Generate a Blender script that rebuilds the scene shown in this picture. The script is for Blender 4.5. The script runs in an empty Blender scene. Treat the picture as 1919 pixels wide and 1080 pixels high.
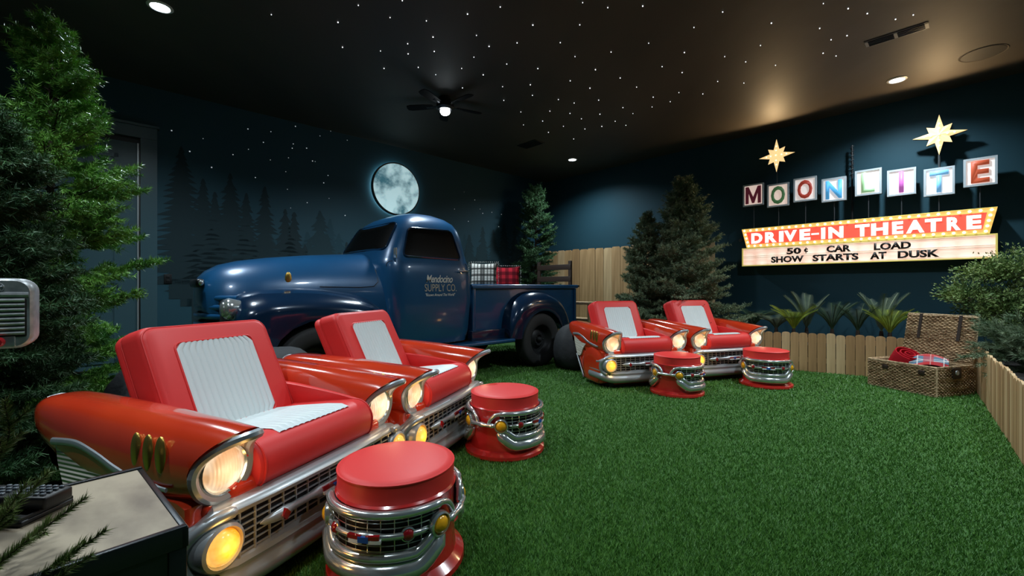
import bpy, bmesh, math, random
import numpy as np
from mathutils import Vector, Matrix
from mathutils.bvhtree import BVHTree
S = bpy.context.scene
COL = S.collection
R = random.Random(7)
NR = np.random.default_rng(11)

# ------------------------------------------------------------------ camera, world, exposure
HC = 1.1                                   # camera height
F = 826.0                                  # focal length in pixels of a 1919 wide frame
cd = bpy.data.cameras.new('camera'); cam = bpy.data.objects.new('camera', cd); COL.objects.link(cam)
cd.sensor_width = 36; cd.lens = F/1919*36; cd.shift_y = -1.3/1919; cd.clip_start = 0.02
cam.location = (0, 0, HC); cam.rotation_euler = (math.pi/2, 0, 0)
S.camera = cam
wd = bpy.data.worlds.new('world'); S.world = wd; wd.use_nodes = True
wd.node_tree.nodes['Background'].inputs[0].default_value = (0.01, 0.014, 0.018, 1)
wd.node_tree.nodes['Background'].inputs[1].default_value = 0.3
S.view_settings.view_transform = 'Standard'; S.view_settings.look = 'None'
S.view_settings.exposure = 0.0; S.view_settings.gamma = 1.0
COOL = (0.80, 0.93, 1.0)

# room frame: U runs into the sign wall, W runs along it; C0 is the far corner
U = Vector((.7254, .6884, 0)); W = Vector((.6884, -.7254, 0)); C0 = Vector((.80, 10.54, 0)); H = 3.6
def room(a, b, z=0): return C0 - U*a + W*b + Vector((0, 0, z))
AMAX, BMAX = 10.2, 8.3
YAW_W = math.atan2(W.y, W.x)               # x axis along the sign wall
YAW_U = math.atan2(U.y, U.x)

# ------------------------------------------------------------------ helpers
MATS = {}
def mat(name, col, rough=.5, metal=0, noise=None, bump=None, spec=.5, coat=0, emit=None, estr=0, trans=0, alpha=1):
    if name in MATS: return MATS[name]
    m = bpy.data.materials.new(name); m.use_nodes = True; nt = m.node_tree; b = nt.nodes['Principled BSDF']
    b.inputs['Base Color'].default_value = (*col, 1); b.inputs['Roughness'].default_value = rough
    b.inputs['Metallic'].default_value = metal; b.inputs['Specular IOR Level'].default_value = spec
    b.inputs['Coat Weight'].default_value = coat; b.inputs['Coat Roughness'].default_value = .08
    b.inputs['Transmission Weight'].default_value = trans
    if emit: b.inputs['Emission Color'].default_value = (*emit, 1); b.inputs['Emission Strength'].default_value = estr
    tc = None
    def coords(stretch=None):
        t = nt.nodes.new('ShaderNodeTexCoord'); mp = nt.nodes.new('ShaderNodeMapping')
        if stretch: mp.inputs['Scale'].default_value = stretch
        nt.links.new(t.outputs['Object'], mp.inputs['Vector']); return mp.outputs['Vector']
    if noise:   # (colour2, scale, low, high, stretch)
        c2, sc, lo, hi = noise[:4]; st = noise[4] if len(noise) > 4 else None
        n = nt.nodes.new('ShaderNodeTexNoise'); n.inputs['Scale'].default_value = sc; n.inputs['Detail'].default_value = 6
        r = nt.nodes.new('ShaderNodeValToRGB'); r.color_ramp.elements[0].position = lo; r.color_ramp.elements[1].position = hi
        r.color_ramp.elements[0].color = (*col, 1); r.color_ramp.elements[1].color = (*c2, 1)
        nt.links.new(coords(st), n.inputs['Vector']); nt.links.new(n.outputs['Fac'], r.inputs['Fac'])
        nt.links.new(r.outputs['Color'], b.inputs['Base Color'])
    if bump:    # (scale, strength, distance, stretch)
        n = nt.nodes.new('ShaderNodeTexNoise'); n.inputs['Scale'].default_value = bump[0]; n.inputs['Detail'].default_value = 4
        bp_ = nt.nodes.new('ShaderNodeBump'); bp_.inputs['Strength'].default_value = bump[1]; bp_.inputs['Distance'].default_value = bump[2]
        nt.links.new(coords(bump[3] if len(bump) > 3 else None), n.inputs['Vector'])
        nt.links.new(n.outputs['Fac'], bp_.inputs['Height']); nt.links.new(bp_.outputs['Normal'], b.inputs['Normal'])
    MATS[name] = m; return m

def stripes(m, axis, freq, strength, dist, detail=0, dist_noise=0):
    """adds a wave bump (channels, weave) to a material"""
    nt = m.node_tree; b = nt.nodes['Principled BSDF']
    t = nt.nodes.new('ShaderNodeTexCoord'); w = nt.nodes.new('ShaderNodeTexWave')
    w.bands_direction = axis; w.inputs['Scale'].default_value = freq; w.inputs['Distortion'].default_value = dist_noise
    w.inputs['Detail'].default_value = detail; w.inputs['Detail Scale'].default_value = 2
    bp_ = nt.nodes.new('ShaderNodeBump'); bp_.inputs['Strength'].default_value = strength; bp_.inputs['Distance'].default_value = dist
    nt.links.new(t.outputs['Object'], w.inputs['Vector']); nt.links.new(w.outputs['Fac'], bp_.inputs['Height'])
    nt.links.new(bp_.outputs['Normal'], b.inputs['Normal']); return m

def plaid(name, base, bands, rough=.9):
    """bands: (axis 0/2, frequency, offset, width, colour, factor)"""
    m = bpy.data.materials.new(name); m.use_nodes = True; nt = m.node_tree; b = nt.nodes['Principled BSDF']
    b.inputs['Roughness'].default_value = rough; b.inputs['Specular IOR Level'].default_value = .1
    t = nt.nodes.new('ShaderNodeTexCoord'); sp = nt.nodes.new('ShaderNodeSeparateXYZ')
    nt.links.new(t.outputs['Object'], sp.inputs[0])
    rgb = nt.nodes.new('ShaderNodeRGB'); rgb.outputs[0].default_value = (*base, 1); cur = rgb.outputs[0]
    for ax, fr, off, wd_, c, fac in bands:
        mu = nt.nodes.new('ShaderNodeMath'); mu.operation = 'MULTIPLY_ADD'; mu.inputs[1].default_value = fr; mu.inputs[2].default_value = off
        nt.links.new(sp.outputs[ax], mu.inputs[0])
        fr_ = nt.nodes.new('ShaderNodeMath'); fr_.operation = 'FRACT'; nt.links.new(mu.outputs[0], fr_.inputs[0])
        lt = nt.nodes.new('ShaderNodeMath'); lt.operation = 'LESS_THAN'; lt.inputs[1].default_value = wd_; nt.links.new(fr_.outputs[0], lt.inputs[0])
        sc = nt.nodes.new('ShaderNodeMath'); sc.operation = 'MULTIPLY'; sc.inputs[1].default_value = fac; nt.links.new(lt.outputs[0], sc.inputs[0])
        mx = nt.nodes.new('ShaderNodeMixRGB'); mx.inputs[2].default_value = (*c, 1)
        nt.links.new(sc.outputs[0], mx.inputs[0]); nt.links.new(cur, mx.inputs[1]); cur = mx.outputs[0]
    nt.links.new(cur, b.inputs['Base Color']); MATS[name] = m; return m

def link(name, me, mats, parent=None, smooth=True, loc=None, rz=None):
    if not isinstance(mats, (list, tuple)): mats = [mats]
    for m in mats: me.materials.append(m)
    if smooth:
        me.polygons.foreach_set('use_smooth', [True]*len(me.polygons))
        try: me.set_sharp_from_angle(angle=math.radians(38))
        except Exception: pass
    o = bpy.data.objects.new(name, me); COL.objects.link(o)
    if parent: o.parent = parent
    if loc is not None: o.location = loc
    if rz is not None: o.rotation_euler = (0, 0, rz)
    return o
def tag(o, label=None, cat=None, group=None, kind=None):
    if label: o['label'] = label
    if cat: o['category'] = cat
    if group: o['group'] = group
    if kind: o['kind'] = kind
    return o
def empty(name, loc, rz=0, label=None, cat=None, group=None):
    o = bpy.data.objects.new(name, None); COL.objects.link(o); o.location = loc; o.rotation_euler = (0, 0, rz)
    o.empty_display_size = .05
    return tag(o, label, cat, group)
def copy_tree(o, parent=None):
    c = o.copy(); COL.objects.link(c); c.parent = parent
    for ch in o.children: copy_tree(ch, c)
    return c
class MB:
    def __init__(s): s.v = []; s.f = []; s.mi = []; s.cur = 0
    def add(s, vs, fs):
        n = len(s.v); s.v += [tuple(v) for v in vs]
        for f in fs: s.f.append([i+n for i in f]); s.mi.append(s.cur)
        return s
    def box(s, x0, x1, y0, y1, z0, z1, M=None):
        vs = [(x, y, z) for x in (x0, x1) for y in (y0, y1) for z in (z0, z1)]
        if M: vs = [M @ Vector(v) for v in vs]
        return s.add(vs, [(0,1,3,2),(4,6,7,5),(0,4,5,1),(2,3,7,6),(0,2,6,4),(1,5,7,3)])
    def bbox(s, x0, x1, y0, y1, z0, z1, r=.01, seg=3, M=None):
        """box with rounded edges"""
        bm = bmesh.new(); bmesh.ops.create_cube(bm, size=1)
        for v in bm.verts: v.co = Vector(((x0+x1)/2+v.co.x*(x1-x0), (y0+y1)/2+v.co.y*(y1-y0), (z0+z1)/2+v.co.z*(z1-z0)))
        bmesh.ops.bevel(bm, geom=bm.edges[:], offset=r, segments=seg, profile=.5, affect='EDGES')
        bm.verts.ensure_lookup_table(); vs = [v.co.copy() for v in bm.verts]
        if M: vs = [M @ v for v in vs]
        s.add(vs, [[v.index for v in f.verts] for f in bm.faces]); bm.free(); return s
    def loft(s, rings, cap=True, closed=True):
        n = len(rings[0]); vs = [p for r in rings for p in r]; fs = []
        for i in range(len(rings)-1):
            for j in range(n if closed else n-1):
                a = i*n+j; b = i*n+(j+1) % n; fs.append((a, b, b+n, a+n))
        if cap and closed: fs.append(tuple(range(n))[::-1]); fs.append(tuple(range((len(rings)-1)*n, len(rings)*n)))
        return s.add(vs, fs)
    def tube(s, pts, r, n=10, closed=False, flat=1.0, up=None):
        pts = [Vector(p) for p in pts]; N = len(pts); rings = []
        rs = r if isinstance(r, (list, tuple)) else [r]*N
        prev = None
        for i, p in enumerate(pts):
            if closed: t = pts[(i+1) % N]-pts[i-1]
            else: t = pts[min(i+1, N-1)]-pts[max(i-1, 0)]
            t = t.normalized() if t.length > 1e-9 else Vector((0, 0, 1))
            ref = Vector(up) if up else (prev if prev is not None else (Vector((0, 0, 1)) if abs(t.z) < .9 else Vector((1, 0, 0))))
            a = (ref - t*ref.dot(t))
            if a.length < 1e-6: a = t.orthogonal()
            a.normalize(); b = t.cross(a); prev = a
            rings.append([p + a*math.cos(2*math.pi*k/n)*rs[i] + b*math.sin(2*math.pi*k/n)*rs[i]*flat for k in range(n)])
        if closed: rings.append(rings[0]); return s.loft(rings, cap=False)
        return s.loft(rings)
    def lathe(s, prof, n=32, c=(0, 0, 0), axis='z', M=None, closed=False):
        """prof: list of (r, h)"""
        rings = []
        for r, h in prof:
            ring = []
            for k in range(n):
                a = 2*math.pi*k/n; x, y = r*math.cos(a), r*math.sin(a)
                p = Vector((x, y, h)) if axis == 'z' else (Vector((x, h, y)) if axis == 'y' else Vector((h, x, y)))
                p = p + Vector(c); ring.append(M @ p if M else p)
            rings.append(ring)
        if closed: rings.append(rings[0])
        return s.loft(rings, cap=not closed)
    def prism(s, poly, d0, d1, plane='xz', M=None):
        """poly extruded from d0 to d1 along the missing axis"""
        def P(u, v, d): p = Vector({'xz': (u, d, v), 'yz': (d, u, v), 'xy': (u, v, d)}[plane]); return M @ p if M else p
        n = len(poly); vs = [P(u, v, d0) for u, v in poly]+[P(u, v, d1) for u, v in poly]
        fs = [tuple(range(n)), tuple(range(n, 2*n))[::-1]]+[(i, i+n, (i+1) % n+n, (i+1) % n) for i in range(n)]
        return s.add(vs, fs)
    def sphere(s, c, rx, ry=None, rz=None, n=16, m=10, M=None):
        ry = ry or rx; rz = rz or rx; rings = []
        for i in range(m+1):
            ph = math.pi*i/m; rr = max(math.sin(ph), 1e-4)
            ring = [Vector((c[0]+rx*rr*math.cos(2*math.pi*k/n), c[1]+ry*rr*math.sin(2*math.pi*k/n), c[2]-rz*math.cos(ph))) for k in range(n)]
            rings.append([M @ p for p in ring] if M else ring)
        return s.loft(rings)
    def mesh(s, name):
        me = bpy.data.meshes.new(name); me.from_pydata(s.v, [], s.f)
        if any(s.mi): me.polygons.foreach_set('material_index', s.mi)
        bm = bmesh.new(); bm.from_mesh(me); bmesh.ops.recalc_face_normals(bm, faces=bm.faces); bm.to_mesh(me); bm.free()
        me.update(); return me
    def build(s, name, mats, parent=None, smooth=True, **k): return link(name, s.mesh(name), mats, parent, smooth, **k)
def rrect(cx, cy, hx, hy, r, n=5):
    pts = []
    for qx, qy, a0 in ((1, 1, 0), (-1, 1, 90), (-1, -1, 180), (1, -1, 270)):
        for k in range(n+1):
            a = math.radians(a0+90*k/n); pts.append((cx+qx*(hx-r)+r*math.cos(a), cy+qy*(hy-r)+r*math.sin(a)))
    return pts
def sellipse(cx, cz, hw, hh, e, n=32, e2=None):
    out = []
    for k in range(n):
        a = 2*math.pi*k/n; c, s_ = math.cos(a), math.sin(a)
        out.append((cx+hw*math.copysign(abs(c)**(2/e), c), cz+hh*math.copysign(abs(s_)**(2/(e2 or e)), s_)))
    return out
def interp(tab, x):
    if x <= tab[0][0]: return tab[0][1:]
    for a, b in zip(tab, tab[1:]):
        if x <= b[0]:
            t = (x-a[0])/(b[0]-a[0]); return tuple(a[i]+(b[i]-a[i])*t for i in range(1, len(a)))
    return tab[-1][1:]
def catmull(pts, n=6, closed=False):
    pts = [Vector(p) for p in pts]; out = []; N = len(pts)
    rng = range(N) if closed else range(N-1)
    for i in rng:
        if closed: p0, p1, p2, p3 = pts[i-1], pts[i], pts[(i+1) % N], pts[(i+2) % N]
        else: p0, p1, p2, p3 = pts[max(i-1, 0)], pts[i], pts[i+1], pts[min(i+2, N-1)]
        for k in range(n):
            t = k/n; out.append(.5*((2*p1)+(p2-p0)*t+(2*p0-5*p1+4*p2-p3)*t*t+(3*p1-p0-3*p2+p3)*t**3))
    if not closed: out.append(pts[-1])
    return out
def npmesh(name, verts, nper, mats, parent=None, loc=None):
    """verts: (N*nper,3) numpy; every nper verts one face"""
    N = len(verts)//nper; me = bpy.data.meshes.new(name)
    me.vertices.add(len(verts)); me.vertices.foreach_set('co', verts.astype(np.float32).ravel())
    me.loops.add(N*nper); me.loops.foreach_set('vertex_index', np.arange(N*nper, dtype=np.int32))
    me.polygons.add(N); me.polygons.foreach_set('loop_start', np.arange(0, N*nper, nper, dtype=np.int32))
    try: me.polygons.foreach_set('loop_total', np.full(N, nper, dtype=np.int32))
    except Exception: pass
    me.update(calc_edges=True); me.validate()
    if not isinstance(mats, (list, tuple)): mats = [mats]
    for m in mats: me.materials.append(m)
    o = bpy.data.objects.new(name, me); COL.objects.link(o)
    if parent: o.parent = parent
    if loc is not None: o.location = loc
    return o
def text_mesh(s, w=None, h=None, ext=.004, offset=0, shear=0, space=1.0, res=3):
    """text in the local XY plane, centred, scaled to the given width/height"""
    cu = bpy.data.curves.new('t', 'FONT'); cu.body = s; cu.size = 1; cu.offset = offset; cu.shear = shear
    cu.space_character = space; cu.resolution_u = res
    o = bpy.data.objects.new('t', cu); COL.objects.link(o)
    bpy.context.view_layer.update(); dg = bpy.context.evaluated_depsgraph_get()
    me = bpy.data.meshes.new_from_object(o.evaluated_get(dg)); bpy.data.objects.remove(o); bpy.data.curves.remove(cu)
    xs = [v.co.x for v in me.vertices]; ys = [v.co.y for v in me.vertices]
    cx, cy, ww, hh = (min(xs)+max(xs))/2, (min(ys)+max(ys))/2, max(xs)-min(xs), max(ys)-min(ys)
    sx = w/ww if w else None; sy = h/hh if h else None
    sx = sx or sy; sy = sy or sx
    bm = bmesh.new(); bm.from_mesh(me)
    for v in bm.verts: v.co = Vector(((v.co.x-cx)*sx, (v.co.y-cy)*sy, 0))
    if ext:
        r = bmesh.ops.extrude_face_region(bm, geom=bm.faces[:])
        for g in r['geom']:
            if isinstance(g, bmesh.types.BMVert): g.co.z += ext
    bmesh.ops.recalc_face_normals(bm, faces=bm.faces); bm.to_mesh(me); bm.free(); me.materials.clear(); return me
def spot(name, loc, power, size=140, blend=.6, col=COOL, rad=.05, rot=None, parent=None):
    l = bpy.data.lights.new(name, 'SPOT'); l.energy = power; l.spot_size = math.radians(size); l.spot_blend = blend
    l.color = col; l.shadow_soft_size = rad
    o = bpy.data.objects.new(name, l); COL.objects.link(o); o.location = loc
    if rot: o.rotation_euler = rot
    if parent: o.parent = parent
    return o

# ------------------------------------------------------------------ materials
M_teal = mat('teal_wall_paint', (.019, .062, .086), .6, spec=.2, bump=(60, .08, .002))
M_ceil = mat('black_ceiling_paint', (.042, .036, .030), .62, noise=((.066, .054, .043), 1.2, .35, .7, (1, .35, 1)), bump=(2.2, .25, .02, (1, .3, 1)))
M_trim = mat('teal_trim_paint', (.04, .085, .105), .35)
M_red = mat('red_leather', (.68, .032, .030), .48, bump=(180, .12, .001), spec=.4)
M_redp = mat('orange_red_lacquer', (.60, .045, .012), .16, coat=1, noise=((.52, .032, .010), 3, .3, .7))
M_redg = mat('red_gloss_enamel', (.55, .022, .02), .2, coat=.8)
M_white = mat('white_channelled_vinyl', (.62, .68, .68), .42)
M_whitep = mat('white_ribbed_panel', (.62, .58, .50), .45); stripes(M_whitep, 'Z', 20, .7, .006)
M_chrome = mat('chrome', (.66, .70, .70), .17, .82, coat=.3)
M_silver = mat('silver_satin_paint', (.42, .45, .47), .34, .6, coat=.2)
M_gold = mat('gold_trim', (.58, .38, .09), .32, .9)
M_black = mat('black_plastic', (.006, .006, .007), .4)
M_dark = mat('dark_grille_back', (.004, .004, .005), .7)
M_lamp = mat('lit_headlamp_glass', (.9, .8, .65), .25, emit=(1, .70, .42), estr=.82)
M_lampr = mat('painted_lamplight_lining', (.8, .45, .2), .35, .3, emit=(1, .55, .25), estr=.22)  # lamplight on the hood lining is put in as colour and glow
nt = M_lamp.node_tree; b = nt.nodes['Principled BSDF']; tc = nt.nodes.new('ShaderNodeTexCoord'); n1 = nt.nodes.new('ShaderNodeTexNoise'); n1.inputs['Scale'].default_value = 11; n1.inputs['Detail'].default_value = 3
rp = nt.nodes.new('ShaderNodeValToRGB'); rp.color_ramp.elements[0].position = .40; rp.color_ramp.elements[1].position = .60; rp.color_ramp.elements[0].color = (.62, .33, .16, 1); rp.color_ramp.elements[1].color = (1, .80, .56, 1)
nt.links.new(tc.outputs['Object'], n1.inputs['Vector']); nt.links.new(n1.outputs['Fac'], rp.inputs['Fac']); nt.links.new(rp.outputs['Color'], b.inputs['Emission Color']); stripes(M_lamp, 'X', 28, .5, .002)
M_amber = mat('lit_amber_lens', (.9, .42, .03), .2, emit=(1, .40, .04), estr=.72)
nt = M_amber.node_tree; b = nt.nodes['Principled BSDF']; tc = nt.nodes.new('ShaderNodeTexCoord'); n1 = nt.nodes.new('ShaderNodeTexNoise'); n1.inputs['Scale'].default_value = 16; n1.inputs['Detail'].default_value = 3
rp = nt.nodes.new('ShaderNodeValToRGB'); rp.color_ramp.elements[0].position = .40; rp.color_ramp.elements[1].position = .62; rp.color_ramp.elements[0].color = (.95, .27, .01, 1); rp.color_ramp.elements[1].color = (1, .62, .16, 1)
nt.links.new(tc.outputs['Object'], n1.inputs['Vector']); nt.links.new(n1.outputs['Fac'], rp.inputs['Fac']); nt.links.new(rp.outputs['Color'], b.inputs['Emission Color'])
M_amberoff = mat('amber_lens', (.75, .36, .01), .12, coat=.6, bump=(60, .5, .003))
M_jewel = mat('red_jewel', (.25, .006, .01), .12, coat=.8)
M_blueen = mat('blue_enamel', (.02, .08, .35), .25)
M_whiteen = mat('white_enamel', (.75, .75, .75), .3)
M_truck = mat('truck_blue_paint', (.006, .056, .145), .30, .1, coat=.5, noise=((.008, .074, .185), 2, .3, .75))
M_fender = mat('truck_navy_fender_paint', (.004, .018, .046), .18, .1, coat=.9)
M_glassb = mat('black_tinted_glass', (.002, .002, .002), .35, spec=.2)
M_rubber = mat('tyre_rubber', (.020, .021, .022), .75, bump=(40, .3, .004))
M_wheel = mat('dark_steel_wheel', (.03, .032, .034), .5, .5)
M_wood = mat('cedar_picket', (.52, .33, .155), .7, noise=((.34, .20, .085), 3.0, .35, .68, (6, 6, .45)), bump=(5, .2, .003, (9, 9, .5)))
M_woodp = mat('pale_cedar_picket', (.64, .46, .25), .7, noise=((.46, .30, .15), 3.4, .35, .68, (6, 6, .4)), bump=(5, .2, .003, (9, 9, .5)))
M_woodd = mat('brown_cedar_picket', (.42, .25, .11), .7, noise=((.27, .155, .065), 3.2, .35, .68, (6, 6, .4)), bump=(5, .2, .003, (9, 9, .5)))
M_rack = mat('dark_stained_wood', (.035, .02, .013), .5)
M_table = mat('limed_oak_top', (.37, .30, .21), .42, noise=((.17, .13, .09), 6, .40, .70, (1.6, .8, 1)), bump=(8, .1, .001, (1, 8, 1)))
M_steelb = mat('blackened_steel', (.018, .022, .026), .32, .6)
M_wick = mat('seagrass_wicker', (.55, .38, .21), .7, noise=((.22, .13, .06), 26, .38, .64, (.35, .35, 2.2)))
M_wickd = mat('seagrass_rim', (.60, .44, .26), .75, noise=((.24, .16, .09), 40, .38, .64))
M_leath = mat('dark_brown_leather', (.02, .011, .007), .5)
M_turf = mat('turf_base', (.022, .085, .014), .9, noise=((.05, .14, .025), 90, .3, .7))
M_soil = mat('planter_soil', (.012, .010, .008), .95, bump=(20, .6, .03))
M_tl = None
def leafmat(name, a, b, scale=9, rough=.55): return mat(name, a, rough, noise=(b, scale, .3, .7), spec=.35)
M_fir1 = leafmat('bright_fir_needles', (.045, .17, .028), (.20, .42, .07), 6, .4)
M_fir2 = leafmat('dark_fir_needles', (.02, .068, .026), (.065, .15, .055), 6)
M_fir3 = leafmat('grey_green_fir_needles', (.07, .13, .08), (.25, .31, .17), 5)
M_bark = mat('fir_bark', (.035, .022, .014), .9)
M_beanb = mat('black_beanbag_fabric', (.012, .014, .017), .75, bump=(9, .5, .02))

# ------------------------------------------------------------------ room shell
def wallbox(name, a0, a1, b0, b1, z0, z1, m):
    mb = MB(); pts = [room(a, b, z) for a in (a0, a1) for b in (b0, b1) for z in (z0, z1)]
    mb.add(pts, [(0,1,3,2),(4,6,7,5),(0,4,5,1),(2,3,7,6),(0,2,6,4),(1,5,7,3)])
    return tag(mb.build(name, m, smooth=False), kind='structure')
wallbox('floor', -.1, AMAX, -.1, BMAX, -.12, 0, M_turf)
wallbox('ceiling', -.1, AMAX, -.1, BMAX, H, H+.1, M_ceil)
wallbox('wall_back', -.12, 0, -.12, BMAX, 0, H, M_teal)       # the sign wall
wallbox('wall_right', 0, AMAX, BMAX, BMAX+.12, 0, H, M_teal)
wallbox('wall_front', AMAX, AMAX+.12, -.12, BMAX, 0, H, M_teal)
# left wall with its painted forest mural: silhouettes are flat paint in the wall's own mesh
M_mur = [mat('mural_far_paint', (.017, .053, .072), .7, spec=.2), mat('mural_mid_paint', (.015, .040, .051), .7, spec=.2), mat('mural_near_paint', (.013, .030, .037), .7, spec=.2),
         mat('mural_star_glow', (.8, .85, .9), .5, emit=(.85, .93, 1), estr=.35), mat('mural_cloud_paint', (.026, .050, .060), .7)]
mb = MB()
pts = [room(a, b, z) for a in (0, AMAX) for b in (-.12, 0) for z in (0, H)]
mb.add(pts, [(0,1,3,2),(4,6,7,5),(0,4,5,1),(2,3,7,6),(0,2,6,4),(1,5,7,3)])
def wl(a, z, off): return room(a, off, z)
def mural_tree(a, zb, zt, hw, layer, off):
    mb.cur = layer; n = int(9+(zt-zb)*9); r = R
    for i in range(n):
        t0, t1 = i/n, (i+1.9)/n; z0 = zb+(zt-zb)*t0; z1 = min(zb+(zt-zb)*t1, zt)
        w_ = hw*(1-t0)**.85*(1+.28*r.uniform(-1, 1))+.012
        l = w_*r.uniform(.8, 1.2); rr = w_*r.uniform(.8, 1.2); o = off+.00003*i
        mb.add([wl(a+l, z0-.03*r.random(), o), wl(a+l*.45, z0+.05, o), wl(a+.006, z1, o), wl(a-.006, z1, o), wl(a-rr*.45, z0+.05, o), wl(a-rr, z0-.03*r.random(), o)], [(0, 1, 2, 3, 4, 5)])
    mb.add([wl(a+hw*.3, zb-.2, off), wl(a+hw*.3, zb+.1, off), wl(a-hw*.3, zb+.1, off), wl(a-hw*.3, zb-.2, off)], [(0, 1, 2, 3)])
def lw_at(px, py):      # where the photo's direction meets the left wall
    k = (px-960)/F; a = (C0.x-k*C0.y)/(U.x-k*U.y); Y = C0.y-U.y*a; return a, HC+(538.7-py)*Y/F
mb.cur = 5
for layer, cnt, zb, zr, o in ((1, 22, 1.35, (1.9, 2.2), .001), (2, 18, 1.2, (1.7, 2.05), .002)):
    for i in range(cnt):
        a = .3+6.5*(i+R.random()*.8)/cnt; mural_tree(a, zb, R.uniform(*zr), R.uniform(.16, .27), layer, o)
for px, top, w_, l in ((340, 275, .34, 3), (381, 335, .22, 3), (403, 360, .2, 3), (432, 325, .26, 3), (462, 362, .2, 3), (497, 350, .22, 3), (535, 392, .2, 3), (552, 398, .2, 3), (600, 395, .24, 2),
                       (905, 425, .2, 2), (925, 430, .2, 2), (945, 420, .25, 2), (965, 425, .2, 2), (985, 410, .2, 3), (880, 440, .2, 2)):
    a, zt = lw_at(px, top); mural_tree(a, 1.15, zt, w_*(1.25 if px < 600 else 1.5), l, .003)
for i in range(46):
    a = 1.5+5.55*(i+R.random()*.9)/46; mural_tree(a, 1.05, R.uniform(1.62, 2.02), R.uniform(.16, .26), 3 if i % 2 else 2, .0028)
for lo, hi, off, l in ((.2, 6.9, .0016, 2),):      # low ground bank
    n = 60; mb.cur = 3
    for i in range(n):
        a0 = lo+(hi-lo)*i/n; a1 = lo+(hi-lo)*(i+1)/n; z0 = 1.22+.12*math.sin(i*.9)+.05*math.sin(i*2.3); z1 = 1.22+.12*math.sin((i+1)*.9)+.05*math.sin((i+1)*2.3)
        mb.add([wl(a0, .05, .0034), wl(a0, z0, .0034), wl(a1, z1, .0034), wl(a1, .05, .0034)], [(0, 1, 2, 3)])
mb.cur = 4  # wall stars: flat dots given a glow, like fibre points of light
stars_w = [(322,245),(381,260),(356,284),(397,314),(437,290),(479,333),(507,300),(541,296),(536,322),(539,355),(576,380),(617,372),(607,343),(615,329),(586,302),(591,303),(575,278),(550,270),(548,278),(466,280),(465,242),(508,247),(554,237),(583,233),(620,246),(651,263),(647,404),(545,390),(760,0),(852,392),(922,398),(940,402),(900,392),(935,425),(878,415),(905,400),(870,360),(890,375),(600,255),(494,267)]
for px, py in stars_w:
    if py < 200: continue
    a, z = lw_at(px, py); s_ = R.uniform(.005, .010)
    mb.add([wl(a+s_*math.cos(t), z+s_*math.sin(t), .004) for t in [k*math.pi/3 for k in range(6)]], [tuple(range(6))])
me = mb.mesh('wall_left')
wlft = link('wall_left', me, [M_teal]+[M_mur[0], M_mur[1], M_mur[2], M_mur[3], M_mur[4]], smooth=False); tag(wlft, kind='structure')
# ^ material index 0 teal, 1 far, 2 mid, 3 near, 4 star
# door with casing on the left wall
dr = empty('door_1', room(7.95, 0, 0)); tag(dr, kind='structure')
def dp(mb, a0, a1, b0, b1, z0, z1):       # box in room axes, relative to the door root
    pts = [room(a, b, z)-room(7.95, 0, 0) for a in (a0, a1) for b in (b0, b1) for z in (z0, z1)]
    mb.add(pts, [(0,1,3,2),(4,6,7,5),(0,4,5,1),(2,3,7,6),(0,2,6,4),(1,5,7,3)])
mb = MB(); dp(mb, 7.26, 7.42, 0, .055, 0, 3.08); dp(mb, 8.62, 8.78, 0, .055, 0, 3.08); dp(mb, 7.26, 8.78, 0, .06, 2.93, 3.08); dp(mb, 7.24, 8.80, 0, .08, 3.07, 3.10)
mb.build('door_casing', M_trim, dr, smooth=False)
mb = MB(); dp(mb, 7.42, 8.62, 0, .012, 0, 2.93); mb.build('door_jamb', M_black, dr, smooth=False)
mb = MB(); dp(mb, 7.45, 8.60, .012, .03, .02, 2.86)
for z0, z1 in ((.2, 1.0), (1.1, 1.9), (2.0, 2.7)):
    for a0, a1 in ((7.62, 7.98), (8.08, 8.44)):
        for q in range(1): dp(mb, a0, a1, .03, .042, z0, z0+.05); dp(mb, a0, a1, .03, .042, z1-.05, z1); dp(mb, a0, a0+.04, .03, .042, z0, z1); dp(mb, a1-.04, a1, .03, .042, z0, z1)
mb.build('door_panel', M_trim, dr, smooth=False)
mb = MB(); dp(mb, 7.435, 7.45, .012, .045, .02, 2.86); mb.build('door_edge', M_silver, dr, smooth=False)
# socket plate beside the door
a, z = lw_at(315, 523)
mb = MB(); mb.bbox(-.04, .04, -.006, .006, -.06, .06, .004)
for sz in (-.025, .025): mb.bbox(-.018, .018, -.010, -.004, sz-.015, sz+.015, .003)
tag(mb.build('outlet_plate', M_black, loc=room(a, .007, z), rz=YAW_U), 'black electrical outlet plate on the mural wall beside the door casing', 'outlet')

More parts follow.
